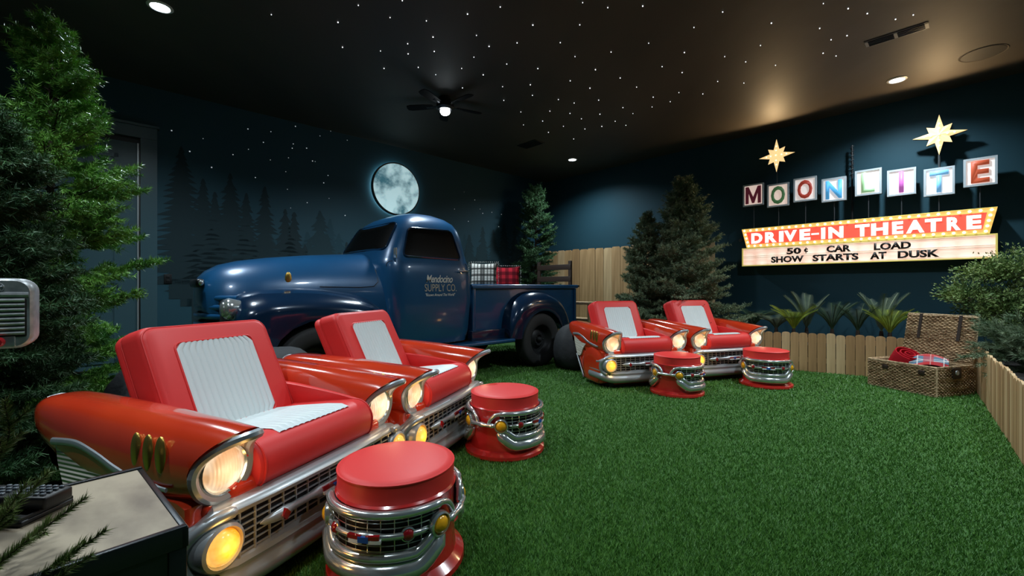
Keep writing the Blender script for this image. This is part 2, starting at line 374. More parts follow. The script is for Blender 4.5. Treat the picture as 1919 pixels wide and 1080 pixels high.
# turf blades: nobody could count them
def turf():
    n = 620000
    # sample a, b in the room with density falling with distance from the camera
    P = []
    tot = 0
    while tot < n:
        m = 600000
        a = NR.uniform(.05, 8.6, m); b = NR.uniform(.3, 7.35, m)
        x = C0.x-U.x*a+W.x*b; y = C0.y-U.y*a+W.y*b
        d2 = x*x+y*y
        keep = (y > .75) & (np.abs(x) < y*1.30+.1) & (NR.uniform(0, 1, m) < np.minimum(1, 2.6/d2))
        # stay on the lawn side of the low fence
        fx, fy = 3.2, 6.2
        side = (x-3.67)*.549+(y-5.89)*.836
        keep &= side < .0
        keep &= ~((x*x+y*y) > 0) | (((x-5.15)*(-.745)+(y-4.92)*.667) > -.0)
        q = np.stack([x[keep], y[keep]], 1); P.append(q); tot += len(q)
    P = np.concatenate(P)[:n]; N = len(P)
    d = np.sqrt((P**2).sum(1)); h = NR.uniform(.010, .026, N); w = .0008+.0006*d
    ang = NR.uniform(0, 2*np.pi, N); lean = NR.uniform(.15, 1.0, N)*h; la = NR.uniform(0, 2*np.pi, N)
    v = np.empty((N, 3, 3))
    v[:, 0, 0] = P[:, 0]-np.cos(ang)*w; v[:, 0, 1] = P[:, 1]-np.sin(ang)*w; v[:, 0, 2] = 0
    v[:, 1, 0] = P[:, 0]+np.cos(ang)*w; v[:, 1, 1] = P[:, 1]+np.sin(ang)*w; v[:, 1, 2] = 0
    v[:, 2, 0] = P[:, 0]+np.cos(la)*lean; v[:, 2, 1] = P[:, 1]+np.sin(la)*lean; v[:, 2, 2] = h
    m = mat('turf_blades', (.036, .128, .018), .42, noise=((.115, .275, .048), 55, .32, .68), spec=.4)
    o = npmesh('artificial_turf', v.reshape(-1, 3), 3, m)
    tag(o, 'short green artificial grass covering the whole floor', 'grass', kind='stuff')
turf()

# ------------------------------------------------------------------ car armchairs
def make_chair():
    root = empty('car_armchair', (0, 0, 0))
    # fenders: long rounded armrests with the lamp in front and a tail at the rear
    def fender(sx):
        tab = [(0, .428, .116, .375, .625, 2.2), (.10, .432, .120, .36, .642, 2.3), (.28, .438, .120, .35, .660, 2.6), (.5, .442, .116, .37, .672, 2.8),
               (.68, .446, .108, .42, .680, 3.0), (.80, .450, .098, .49, .682, 3.0), (.86, .452, .09, .53, .676, 2.8), (.885, .453, .06, .56, .665, 2.4)]
        rings = []
        for y in [.012, .03, .06, .1, .15, .21, .28, .38, .5, .6, .68, .75, .80, .84, .865, .88, .887]:
            cx, hw, zb, zt, e = interp(tab, y); ring = []
            for (x, z) in sellipse(cx, (zb+zt)/2, hw, (zt-zb)/2, e, 40):
                yy = y
                if y < .16: yy = y-.118*max(0, (z-.50)/.125)**1.5*(1-(y-.012)/.148)
                ring.append((sx*x, yy, z))
            rings.append(ring)
        mb = MB(); mb.loft(rings, cap=False); mb.f.append(list(range(len(mb.v)-40, len(mb.v)))); mb.mi.append(0); f = mb.build('fender', M_redp, root)
        for i, y in enumerate((.125, .186, .247)):
            g = MB(); g.sphere((sx*(.550-.001*i), y, .553), .014, .023, .062, 12, 12); g.build('gold_dart', M_gold, f)
        g = MB(); g.tube([(sx*(.453+.052*math.cos(a)), .883, .640+.027*math.sin(a)) for a in [math.pi*k/10 for k in range(11)]], .006, 6)
        g.build('tail_trim', M_silver, f)
        return f
    for sx in (-1, 1):
        f = fender(sx)
        def B(a, s_=1.0, dep=1.0, y0=0):     # hooded outline: a circle whose top runs forward to a beak
            c, s = math.cos(a), math.sin(a); t = max(0, s)
            return (sx*(.428+.103*s_*c*(1-.22*t)), .006+y0-.150*dep*t**2.3, .487+s_*(.128*s if s > 0 else .108*s))
        hb = MB(); ring = [B(2*math.pi*k/56) for k in range(56)]
        hb.tube(ring, .0165, 8, closed=True, flat=1.0, up=None)
        hb_o = hb.build('headlamp_bezel', M_silver, root)
        rf = MB(); A_ = [2*math.pi*k/40 for k in range(40)]
        rf.loft([[B(a) for a in A_], [B(a, .93, .8) for a in A_], [B(a, .88, .35, .004) for a in A_], [(sx*(.428+.083*math.cos(a)), .012, .480+.083*math.sin(a)) for a in A_], [(sx*(.428+.02*math.cos(a)), .04, .480+.02*math.sin(a)) for a in A_]], cap=False)
        rf.build('lamp_hood_lining', M_lampr, hb_o)
        ln = MB(); Mx = Matrix.Translation((sx*.428, .004, .479))
        ln.lathe([(.0005, -.030), (.03, -.028), (.053, -.021), (.068, -.010), (.075, .002), (.075, .012)], 32, axis='y', M=Mx)
        ln.build('headlamp_lens', M_lamp, hb_o)
        rr = MB(); rr.lathe([(.075, -.006), (.081, -.012), (.087, -.006), (.086, .004), (.075, .004)], 32, axis='y', M=Mx, closed=True); rr.build('lens_ring', M_chrome, hb_o)
    # body: side skirts, front panel, base
    side = [(.05, .405), (.012, .355), (.008, .30), (.03, .12), (.08, .035), (.40, .035), (.46, .10), (.60, .30), (.69, .48), (.76, .60), (.76, .45), (.4, .43)]
    b = MB()
    def skirt(sx):
        prof = catmull([(y, z, 0) for y, z in side], 3, True)
        poly = [(p.x, p.y) for p in prof]
        n = len(poly); cy = sum(p[0] for p in poly)/n; cz = sum(p[1] for p in poly)/n
        rings = []
        for x, s_ in ((.33, 1), (.51, 1), (.53, .985), (.54, .95)):
            rings.append([(sx*x, cy+(y-cy)*s_, cz+(z-cz)*s_) for y, z in poly])
        b.loft(rings)
    skirt(-1); skirt(1)
    b.bbox(-.42, .42, -.02, .72, .035, .42, .03)
    b.bbox(-.50, .50, -.006, .3, .30, .385, .02)
    b.build('body', M_redp, root)
    bs = MB(); bs.bbox(-.46, .46, .0, .66, 0, .07, .01); bs.build('plinth', M_black, root)
    for sx in (-1, 1):
        # wheel-arch bulge, ribbed insert and its silver surround
        w_ = MB(); pts = [(.235+.225*math.cos(a), .215+.205*math.sin(a)) for a in [2*math.pi*k/32 for k in range(32)]]
        pts = [(y, max(z, .04)) for y, z in pts]
        w_.loft([[(sx*x, .235+(y-.235)*s_, .2+(z-.2)*s_) for y, z in pts] for x, s_ in ((.52, 1.05), (.552, 1), (.566, .9), (.571, .6))]); w_.build('wheel_skirt', M_redp, root)
        ins = [(.69, .525), (.56, .53), (.44, .505), (.33, .470), (.40, .43), (.47, .36), (.51, .30), (.60, .30)]
        ip = catmull([(y, z, 0) for y, z in ins], 3, True)
        i_ = MB(); i_.prism([(p.x, p.y) for p in ip], sx*.535, sx*.553, 'yz'); io = i_.build('ribbed_side_insert', M_whitep, root, smooth=False)
        st = MB(); st.tube([(sx*.556, y, z) for y, z, _ in catmull([(.70, .535, 0), (.56, .542, 0), (.44, .515, 0), (.33, .478, 0), (.20, .455, 0), (.09, .447, 0)], 5)], [.014]*16+[.012]*7+[.008]*3, 8, flat=.6)
        st.tube([(sx*.552, y, z) for y, z, _ in catmull([(.615, .30, 0), (.54, .20, 0), (.45, .08, 0), (.44, .05, 0)], 4)], .009, 8)
        st.build('side_spear', M_silver, root)
    # seat cushion with rolled front, white insert
    def seat_ring(x, s_=1.0):
        p = [(.50, .47), (.30, .505), (.12, .53), (.04, .540), (-.015, .522), (-.048, .475), (-.048, .42), (-.028, .378), (.03, .368), (.30, .40), (.5, .42)]
        q = catmull([(a, b_, 0) for a, b_ in p], 3, True)
        cy, cz = .2, .455
        return [(x, cy+(v.x-cy)*s_, cz+(v.y-cz)*s_) for v in q]
    s = MB(); s.loft([seat_ring(-.325, .90), seat_ring(-.322, .965), seat_ring(-.31, .995), seat_ring(-.29), seat_ring(0, 1.0), seat_ring(.29), seat_ring(.31, .995), seat_ring(.322, .965), seat_ring(.325, .90)])
    seat = s.build('seat_cushion', M_red, root)
    for sx in (-1, 1):
        p = MB(); p.tube([(sx*.306, a[1], a[2]) for a in seat_ring(0, 1.0)], .0042, 6, closed=True); p.build('piping', M_red, seat)
    w_ = MB()
    def chan(u, n=13): return .0034*(1-abs(math.cos(math.pi*u*n))**9)
    NX = 78; rows = []
    for y, z in ((.0, .532), (.04, .5425), (.12, .536), (.30, .511), (.49, .478)):
        rows.append([(-.20+.40*k/NX, y, z+.001+chan(k/NX)) for k in range(NX+1)])
    w_.loft(rows, cap=False, closed=False); w_.build('white_seat_insert', M_white, seat)
    # backrest: leaning cushion, front layer and rear layer
    lean = math.atan2(.23, .46)
    Mb = Matrix(((1, 0, 0, 0), (0, .965, .447, .435), (0, -.262, .894, .472), (0, 0, 0, 1)))
    def slab(hw, z0, z1, y0, y1, r, b0=1, b1=1):
        mb = MB(); poly = rrect(0, (z0+z1)/2, hw, (z1-z0)/2, r, 5); cz = (z0+z1)/2
        rings = []
        for y, s_ in ((y0+.0, -.030*b0), (y0+.006, -.014*b0), (y0+.02, -.003*b0), (y0+.035, 0), (y1-.02, 0), (y1-.006, -.004*b1), (y1, -.016*b1)):
            rings.append([Mb @ Vector((x*(1+s_/hw), y, cz+(z-cz)*(1+s_/((z1-z0)/2)))) for x, z in poly])
        mb.loft(rings); return mb
    bk = slab(.306, -.03, .515, -.005, .135, .055, .8, .25).build('backrest', M_red, root)
    slab(.302, -.03, .510, .135, .190, .055, .25, .8).build('backrest_rear_layer', M_red, root)
    p = MB(); p.tube([Mb @ Vector((x, .006, z)) for x, z in rrect(0, .24, .299, .266, .055, 5)], .0045, 6, closed=True)
    p.tube([Mb @ Vector((x, .135, z)) for x, z in rrect(0, .24, .300, .270, .055, 5)], .0055, 6, closed=True); p.build('piping', M_red, bk)
    pw = MB(); poly = rrect(0, .22, .190, .205, .03, 5); rows = []
    for r_ in range(13):
        v_ = -1+2*r_/12; zz = .22+.205*v_; inset = 0
        dz = .205-abs(zz-.22)
        if dz < .03: inset = .03-math.sqrt(max(0, .03**2-(.03-dz)**2))
        rows.append([Mb @ Vector(((-1+2*k/NX)*(.190-inset), -.0065-chan(k/NX), zz)) for k in range(NX+1)])
    pw.loft(rows, cap=False, closed=False); pw.build('white_back_panel', M_white, bk)
    pp = MB(); pp.tube([Mb @ Vector((x, -.006, z)) for x, z in poly], .0045, 6, closed=True); pp.build('panel_piping', M_red, bk)
    for sx in (-1, 1):   # padded inner arm
        a = MB(); poly = [(.02, .48), (.01, .515), (.04, .54), (.25, .568), (.52, .590), (.56, .57), (.56, .46), (.3, .45)]
        cy = .29; cz = .54
        q = catmull([(y, z, 0) for y, z in poly], 3, True)
        a.loft([[(sx*x, cy+(v.x-cy)*s_, cz+(v.y-cz)*s_) for v in q] for x, s_ in ((.345, 1), (.315, 1), (.307, .97), (.303, .9))]); a.build('arm_pad', M_red, root)
    # front: dark recess, grid, frame, bumper, lamps, emblem bar
    g = MB(); g.bbox(-.50, .50, -.05, .0, .12, .36, .01); g.build('grille_recess', M_dark, root)
    g = MB()
    for i in range(7): z = .195+.0235*i; g.box(-.45, .45, -.062, -.057, z-.0026, z+.0026)
    for i in range(15): x = -.42+.06*i; g.box(x-.0024, x+.0024, -.064, -.056, .18, .345)
    g.build('grille', M_silver, root, smooth=False)
    def sweep(path, prof, name, m=M_silver):
        """path: (x, y, z, nx, ny) stations; prof: (outward, up)"""
        mb = MB(); mb.loft([[(x+nx*o, y+ny*o, z+u*k) for o, u in prof] for x, y, z, nx, ny, k in path]); return mb.build(name, m, root)
    def wrap(zf, kf, ye):
        st = []
        for x, y, a in ((-.560, ye, 90), (-.562, .10, 88), (-.556, .04, 75), (-.535, -.010, 52), (-.495, -.040, 30), (-.43, -.058, 14), (-.30, -.070, 6), (-.15, -.076, 3), (0, -.078, 0)):
            st.append((x, y, zf(abs(x), y), -math.sin(math.radians(a)), -math.cos(math.radians(a)), kf(abs(x))))
        return st+[(-x, y, z, -nx, ny, k) for x, y, z, nx, ny, k in st[:-1][::-1]]
    # broad shelf above the grille
    sweep([(x, y, z, nx, ny, k) for x, y, z, nx, ny, k in wrap(lambda x, y: .352-.06*max(0, (x-.50)/.06), lambda x: 1, .10)], [(-.05, .022), (-.012, .022), (.004, .014), (.012, 0), (.008, -.014), (-.008, -.018), (-.05, -.012)], 'grille_top_trim')
    # big lower bumper with two rolls
    sweep(wrap(lambda x, y: .125+.03*max(0, (x-.46)/.1), lambda x: 1, .26), [(-.06, .068), (-.014, .066), (.006, .056), (.012, .040), (.006, .026), (.008, .014), (.022, .0), (.026, -.022), (.018, -.045), (-.004, -.062), (-.05, -.066)], 'bumper')
    for sx in (-1, 1):      # curved end piece running from the shelf round the lamp to the bumper
        c_ = MB(); c_.tube(catmull([(sx*.44, -.072, .356), (sx*.515, -.050, .343), (sx*.562, -.015, .30), (sx*.572, .0, .25), (sx*.560, -.015, .19), (sx*.52, -.05, .165)], 5), [.012]+[.019]*24+[.014], 10); c_.build('bumper_end', M_silver, root)
    for sx in (-1, 1):
        h = MB(); Mx = Matrix.Translation((sx*.487, -.055, .258))
        h.lathe([(.001, .04), (.078, .04), (.080, .0), (.074, -.022), (.064, -.028), (.059, -.018), (.05, -.005), (.001, -.005)], 28, axis='y', M=Mx); ho = h.build('turn_lamp_housing', M_silver, root)
        l = MB(); l.lathe([(.0005, -.050), (.02, -.048), (.04, -.040), (.053, -.027), (.058, -.012), (.058, .0)], 28, axis='y', M=Mx); l.build('amber_lens', M_amber, ho)
    EZ = .262
    e = MB()
    e.tube([(-.345, -.066, EZ), (-.33, -.068, EZ), (-.30, -.074, EZ), (-.262, -.078, EZ), (-.235, -.078, EZ), (-.21, -.074, EZ), (-.12, -.075, EZ), (-.085, -.078, EZ), (.085, -.078, EZ), (.12, -.075, EZ), (.21, -.074, EZ), (.235, -.078, EZ), (.262, -.078, EZ), (.30, -.074, EZ), (.33, -.068, EZ), (.345, -.066, EZ)],
           [.003, .012, .019, .024, .022, .016, .016, .024, .024, .016, .016, .022, .024, .019, .012, .003], 12, flat=.8)
    eo = e.build('emblem_bar', M_silver, root)
    for sx in (-1, 1):
        e = MB(); e.prism([(sx*.262, EZ-.021), (sx*.280, EZ), (sx*.262, EZ+.021), (sx*.244, EZ)], -.104, -.07, 'xz'); e.build('red_jewel', M_jewel, eo)
    e = MB(); e.prism([(-.075, EZ), (-.075, EZ+.017), (.075, EZ+.017), (.075, EZ+.002)], -.1015, -.09); e.build('red_enamel', M_jewel, eo, smooth=False)
    e = MB(); e.prism([(-.07, EZ-.016), (.07, EZ-.016), (.075, EZ+.002), (-.075, EZ)], -.101, -.09); e.build('white_enamel', M_whiteen, eo, smooth=False)
    e = MB(); e.prism([(-.024, EZ+.014), (.024, EZ+.014), (0, EZ-.015)], -.104, -.09); e.build('blue_enamel', M_blueen, eo, smooth=False)
    return root
chairA = make_chair()
chairs = [(chairA, (-.841, 1.91), 70.6, 'red car-front armchair nearest the camera, beside the wood-topped table')]
for (x, y), t, lb in (((-.4426, 2.975), 72.5, 'red car-front armchair between the nearest armchair and the navy truck'),
                      ((1.50, 4.93), 17.9, 'red car-front armchair just behind the truck, left of the far pair'),
                      ((2.60, 5.30), 19.1, 'red car-front armchair farthest right, before the fir and the low fence')):
    chairs.append((copy_tree(chairA), (x, y), t, lb))
for o, (x, y), t, lb in chairs:
    o.location = (x, y, 0); o.rotation_euler = (0, 0, math.radians(t)); tag(o, lb, 'armchair', 'red car-front armchairs')
# glow of the lamps themselves
for o, (x, y), t, lb in chairs:
    for sx in (-1, 1):
        l = bpy.data.lights.new('headlamp_glow', 'POINT'); l.energy = .25; l.color = (1, .72, .45); l.shadow_soft_size = .03
        lo = bpy.data.objects.new('headlamp_glow', l); COL.objects.link(lo); lo.parent = o; lo.location = (sx*.428, -.10, .47)
    l = bpy.data.lights.new('turn_lamp_glow', 'POINT'); l.energy = .6; l.color = (1, .5, .12); l.shadow_soft_size = .03
    lo = bpy.data.objects.new('turn_lamp_glow', l); COL.objects.link(lo); lo.parent = o; lo.location = (-.485, -.16, .255)

# ------------------------------------------------------------------ chrome-bumper stools
def make_stool():
    root = empty('bumper_stool', (0, 0, 0))
    c = MB(); c.lathe([(.001, .3), (.222, .3), (.228, .305), (.2285, .385), (.2285, .392), (.222, .399), (.20, .4035), (.12, .409), (.001, .411)], 56); cu = c.build('round_cushion', M_red, root)
    p = MB(); p.tube([(.2275*math.cos(a), .2275*math.sin(a), .3925) for a in [2*math.pi*k/56 for k in range(56)]], .004, 6, closed=True); p.build('piping', M_red, cu)
    b = MB(); b.lathe([(.001, 0), (.262, 0), (.270, .012), (.268, .032), (.250, .045), (.236, .055), (.231, .08), (.228, .30), (.236, .315), (.228, .322), (.001, .322)], 56); b.build('drum_body', M_redg, root)
    def arc(r, z, a0, a1, n=26): return [(r*math.sin(math.radians(a)), -r*math.cos(math.radians(a)), z) for a in [a0+(a1-a0)*k/(n-1) for k in range(n)]]
    for base in (0, 180):
        def A(r, z, a0, a1, n=26): return arc(r, z, base+a0, base+a1, n)
        g = MB()
        for i in range(2): pass
        ring_o, ring_i = A(.238, .16, -64, 64), None
        g.loft([[Vector((p[0]*s_, p[1]*s_, z)) for s_, z in ((1, .15), (1.0, .30), (.95, .30), (.95, .15))] for p in ring_o]); g.build('grille_back', M_dark, root, smooth=False)
        g = MB()
        for z in (.170, .190, .210, .230, .250, .270): g.tube(A(.243, z, -60, 60), .0022, 5)
        for i in range(11):
            a = math.radians(base-56+11.2*i); g.tube([(.243*math.sin(a), -.243*math.cos(a), .155), (.243*math.sin(a), -.243*math.cos(a), .29)], .002, 5)
        g.build('grille', M_chrome, root)
        c = MB()
        # upper bar, curling down round the lamps, then the two lower bumper bars
        up = A(.250, .300, -66, 66)
        c.tube(up, [.010]+[.0165]*24+[.010], 10)
        lo = [Vector(p) for p in A(.247, .150, -58, 58)]
        for k, q in enumerate(lo):
            e = abs(k-12.5)/12.5; q.z += .055*max(0, e-.7)/.3
        c.tube(lo, [.012]+[.019]*24+[.012], 10)
        l2 = [Vector(p) for p in A(.245, .098, -66, 66)]
        for k, q in enumerate(l2):
            e = abs(k-12.5)/12.5; q.z += .085*(max(0, e-.62)/.38)**1.3
        c.tube(l2, [.016]+[.035]*24+[.016], 12)
        for s_ in (-1, 1):
            pts = [Vector(arc(.250, z, base+s_*a, base+s_*a, 2)[0]) for a, z in ((60, .302), (70, .292), (77, .262), (80, .235))]
            c.tube(catmull(pts, 4), .0125, 10)
        c.build('chrome_bumper', M_chrome, root)
        for s_ in (-1, 1):
            a = math.radians(base+s_*61); d = Vector((math.sin(a), -math.cos(a), 0)); rot = d.to_track_quat('Y', 'Z').to_matrix().to_4x4()
            Mx = Matrix.Translation(d*.252+Vector((0, 0, .228))) @ rot
            h = MB(); h.lathe([(.001, -.015), (.042, -.015), (.046, 0), (.044, .014), (.038, .018), (.034, .008), (.001, .008)], 24, axis='y', M=Mx); ho = h.build('lamp_rim', M_chrome, root)
            h = MB(); h.lathe([(.0005, .030), (.015, .028), (.028, .020), (.0345, .008), (.0345, .0)], 24, axis='y', M=Mx); h.build('amber_lens', M_amberoff, ho)
        bar = MB(); bar.tube(A(.255, .228, -50, 50, 27), [.003, .009, .010]+[.011]*7+[.013, .017]+[.020]*3+[.017, .013]+[.011]*7+[.010, .009, .003], 10)
        bo = bar.build('emblem_bar', M_chrome, root)
        for s_ in (-1, 1):
            a = math.radians(base+s_*33); d = Vector((math.sin(a), -math.cos(a), 0)); Mx = Matrix.Translation(d*.254+Vector((0, 0, .228))) @ d.to_track_quat('Y', 'Z').to_matrix().to_4x4()
            j = MB(); j.lathe([(.001, .016), (.012, .015), (.019, .009), (.022, 0), (.022, -.008)], 14, axis='y', M=Mx); j.build('red_jewel', M_jewel, bo)
            j = MB(); j.lathe([(.022, -.006), (.026, -.002), (.026, .004), (.022, .006)], 18, axis='y', M=Mx, closed=True); j.build('jewel_rim', M_chrome, bo)
        for (a0, a1, z0, z1, m, nm) in ((-13, -2, .229, .242, M_jewel, 'red_enamel'), (-12, -1, .215, .228, M_whiteen, 'white_enamel'), (2, 12, .229, .242, M_jewel, 'red_enamel'), (3, 13, .215, .227, M_whiteen, 'white_enamel'), (-4, 4, .219, .239, M_blueen, 'blue_enamel')):
            q = MB(); rr_ = .2775 if nm != 'blue_enamel' else .279
            q.loft([[Vector((p[0]*k_, p[1]*k_, z)) for k_, z in ((1, z0), (1, z1), (.95, z1), (.95, z0))] for p in A(rr_, 0, a0, a1, 5)]); q.build(nm, m, bo, smooth=False)
        # ball link joining this panel to the next
        k_ = MB(); k_.tube(A(.262, .228, 70, 110, 12), [.012, .017, .013, .012, .012, .017, .017, .012, .012, .013, .017, .012], 10); k_.build('ball_link', M_chrome, root)
    return root
s0 = make_stool()
for i, (x, y, deg, lb) in enumerate(((-.466, 1.79, -10, 'round red-topped chrome stool nearest the camera, lit by the armchair lamps'), (-.050, 3.02, 57, 'round red-topped chrome stool second from the camera, before the middle armchair'),
                     (1.72, 4.60, 46, 'round red-topped chrome stool before the armchair just behind the truck'), (2.86, 4.97, -24, 'round red-topped chrome stool farthest right, before the low fence'))):
    o = s0 if i == 0 else copy_tree(s0); o.location = (x, y, 0); o.rotation_euler = (0, 0, math.radians(deg)); tag(o, lb, 'stool', 'chrome bumper stools')

# ------------------------------------------------------------------ the navy pickup truck (x runs front to rear, y away from the camera)
TR = empty('pickup_truck', (.44, 6.1, 0), YAW_U, 'old navy blue pickup truck with white door lettering, parked along the mural wall', 'pickup truck')
BW = 1.70                                   # overall width
def bvh_of(me): return BVHTree.FromPolygons([v.co.copy() for v in me.vertices], [list(p.vertices) for p in me.polygons])
# cab: rounded rings from sill to roof  (z, x0, x1, y0, y1, exponent)
cab_tab = [(.46, -2.27, -1.17, .12, 1.58, 7), (.60, -2.29, -1.15, .08, 1.62, 7), (.95, -2.31, -1.13, .055, 1.645, 7), (1.25, -2.32, -1.13, .07, 1.63, 7), (1.37, -2.32, -1.13, .10, 1.60, 6.5),
           (1.42, -2.29, -1.14, .125, 1.575, 6.5), (1.55, -2.23, -1.15, .165, 1.535, 6), (1.70, -2.15, -1.165, .21, 1.49, 5.6), (1.80, -2.095, -1.19, .25, 1.45, 5.2), (1.87, -2.04, -1.225, .30, 1.40, 4.8),
           (1.93, -1.96, -1.29, .38, 1.32, 4.2), (1.98, -1.84, -1.40, .50, 1.20, 3.4), (2.01, -1.70, -1.55, .68, 1.02, 2.8)]
rings = []
for z in [.46, .5, .6, .78, .95, 1.1, 1.25, 1.32, 1.37, 1.42, 1.48, 1.55, 1.62, 1.70, 1.75, 1.80, 1.84, 1.87, 1.90, 1.93, 1.955, 1.98, 2.0, 2.01]:
    x0, x1, y0, y1, e = interp(cab_tab, z)
    rings.append([(x, y, z) for x, y in sellipse((x0+x1)/2, (y0+y1)/2, (x1-x0)/2, (y1-y0)/2, e, 64)])
mb = MB(); mb.loft(rings); cab_me = mb.mesh('cab'); cab_bvh = bvh_of(cab_me); cab = link('cab', cab_me, M_truck, TR)
def cast(p, d, off):
    h, n, i, dist = cab_bvh.ray_cast(Vector(p), Vector(d))
    if h is None: return None
    if n.dot(Vector(d)) > 0: n = -n
    return h + n*off
def patch(poly, proj, off, n=14):
    """grid patch of a 2-d quad polygon (4 corners, rounded by the caller's rim) cast onto the cab"""
    mb = MB(); rows = []
    for i in range(n+1):
        row = []
        for j in range(n+1):
            u, v = i/n, j/n
            a = Vector(poly[0]).lerp(Vector(poly[1]), u); b = Vector(poly[3]).lerp(Vector(poly[2]), u); q = a.lerp(b, v)
            o, d = proj(q.x, q.y); p = cast(o, d, off); row.append(p if p is not None else Vector(o)+Vector(d)*.3)
        rows.append(row)
    mb.loft(rows, cap=False, closed=False); return mb
def rim2d(poly, r=.05, n=5):
    """rounded outline of a quad"""
    out = []; N = len(poly)
    for i in range(N):
        p, a, b = Vector(poly[i]), Vector(poly[i-1]), Vector(poly[(i+1) % N])
        da, db = (a-p).normalized()*r, (b-p).normalized()*r
        for k in range(n+1):
            t = k/n; out.append((p+da)*(1-t)**2+p*2*t*(1-t)+(p+db)*t*t)
    return out
def filled(outline, proj, off):
    """fan-filled rounded glass patch: concentric rings cast on the cab"""
    c = sum((Vector(p) for p in outline), Vector((0, 0)))/len(outline); mb = MB(); rr = []
    for s_ in (.001, .3, .6, .85, 1):
        ring = []
        for p in outline:
            q = c+(Vector(p)-c)*s_; o, d = proj(q.x, q.y); h = cast(o, d, off); ring.append(h if h is not None else Vector(o)+Vector(d))
        rr.append(ring)
    mb.loft(rr, cap=False); return mb
def outline3(outline, proj, off): return [cast(*proj(p.x, p.y), off) for p in outline]
near = lambda x, z: ((x, -1, z), (0, 1, 0))
far = lambda x, z: ((x, 3, z), (0, -1, 0))
front = lambda y, z: ((-4, y, z), (1, 0, 0))
rear = lambda y, z: ((1, y, z), (-1, 0, 0))
win = rim2d([(-2.10, 1.435), (-1.975, 1.765), (-1.40, 1.775), (-1.33, 1.425)], .06)
for nm, pr in (('near', near), ('far', far)):
    filled(win, pr, .006).build('side_window', M_glassb, cab)
    f = MB(); f.tube(outline3(win, pr, .006), .011, 6, closed=True); f.build('window_frame', M_fender, cab)
ws = rim2d([(.285, 1.515), (.36, 1.83), (1.34, 1.83), (1.415, 1.515)], .07)
filled(ws, front, .006).build('windshield', M_glassb, cab)
f = MB(); f.tube(outline3(ws, front, .006), .011, 6, closed=True); f.build('windshield_frame', M_fender, cab)
f = MB(); f.tube([cast(*front(1.45-.07*t, 1.50+.35*t), .012) for t in (0, .25, .5, .75, 1)], .008, 6); f.build('chrome_pillar_strip', M_chrome, cab)
rw = rim2d([(.45, 1.48), (.5, 1.72), (1.2, 1.72), (1.25, 1.48)], .06); filled(rw, rear, .006).build('rear_window', M_glassb, cab)
# door: seam, handle, lettering, mirror
door = MB()
dl = rim2d([(-2.27, .52), (-2.27, 1.38), (-1.22, 1.38), (-1.22, .52)], .05)
dseam = MB(); dseam.tube(outline3(dl, near, -.001), .0045, 5, closed=True); dseam.build('door_seam', M_black, cab)
hm = MB(); hp = [cast(*near(x, 1.285), .03) for x in (-1.42, -1.36, -1.28, -1.24)]; hm.tube(hp, [.006, .009, .009, .005], 8); hm.tube([cast(*near(-1.27, 1.285), -.01), cast(*near(-1.27, 1.285), .03)], .01, 8); hm.build('door_handle', M_chrome, cab)
mo = cast(*near(-2.18, 1.44), 0)
mm = MB(); mm.tube([mo, mo+Vector((-.02, -.05, .03))], .008, 6); mm.bbox(mo.x-.03, mo.x-.015, mo.y-.085, mo.y-.025, mo.z-.03, mo.z+.08, .006); mm.build('mirror', M_chrome, cab)
M_let = mat('white_signwriting', (.62, .63, .60), .6); M_let2 = mat('buff_signwriting', (.42, .38, .30), .6)
def signwrite(s, xc, zc, w, h, m, shear=0, off=0, space=1):
    me = text_mesh(s, w, h, 0, off, shear, space)
    bm = bmesh.new(); bm.from_mesh(me)
    for v in bm.verts:
        p = cast((xc+v.co.x, -1, zc+v.co.y), (0, 1, 0), .004); v.co = p if p is not None else Vector((xc+v.co.x, 0, zc+v.co.y))
    bm.to_mesh(me); bm.free(); link('door_lettering', me, m, cab, smooth=False)
signwrite('Mendocino', -1.675, 1.195, .36, .085, M_let, .35, .012, .92)
signwrite('SUPPLY CO.', -1.66, 1.095, .43, .082, M_let2, 0, .0)
signwrite('"Known Around The World"', -1.665, 1.017, .40, .032, M_let, .3, .01)
# hood
hood_tab = [(-3.83, .17, 1.13, .98), (-3.81, .27, 1.20, .90), (-3.76, .35, 1.255, .84), (-3.66, .42, 1.315, .82), (-3.5, .47, 1.36, .82), (-3.25, .51, 1.40, .82), (-2.9, .555, 1.44, .82), (-2.6, .60, 1.465, .82), (-2.35, .66, 1.48, .82), (-2.2, .70, 1.485, .82)]
rings = []
for x in [-3.83, -3.81, -3.785, -3.76, -3.71, -3.66, -3.58, -3.5, -3.37, -3.25, -3.05, -2.9, -2.75, -2.6, -2.45, -2.35, -2.2]:
    hw, zt, zb = interp(hood_tab, x); ring = []
    for k in range(33):
        a = math.pi*k/32; c, s_ = math.cos(a), math.sin(a)
        ring.append((x, .85+hw*math.copysign(abs(c)**(2/2.5), c), zb+(zt-zb)*abs(s_)**(2/2.2)))
    ring += [(x, .85-hw*.5, zb-.01), (x, .85, zb-.01), (x, .85+hw*.5, zb-.01)]
    rings.append(ring)
mb = MB(); mb.loft(rings); hood_me = mb.mesh('hood'); hb_ = bvh_of(hood_me); hood = link('hood', hood_me, M_truck, TR)
def hcast(x, z, off=.002):
    h, n, i, d = hb_.ray_cast(Vector((x, -1, z)), Vector((0, 1, 0))); return h+Vector((0, -off, 0)) if h else Vector((x, .4, z))
q = MB(); q.tube([hcast(x, z) for x, z in [(-2.33, 1.40), (-2.32, 1.28), (-2.33, 1.16), (-2.38, 1.11), (-2.5, 1.10), (-2.9, 1.105)]], .004, 5); q.build('hood_seam', M_black, hood)
bc = hcast(-3.17, 1.19, .012)
q = MB(); q.sphere(bc, .030, .016, .056, 14, 10); q.build('hood_badge', M_gold, hood)
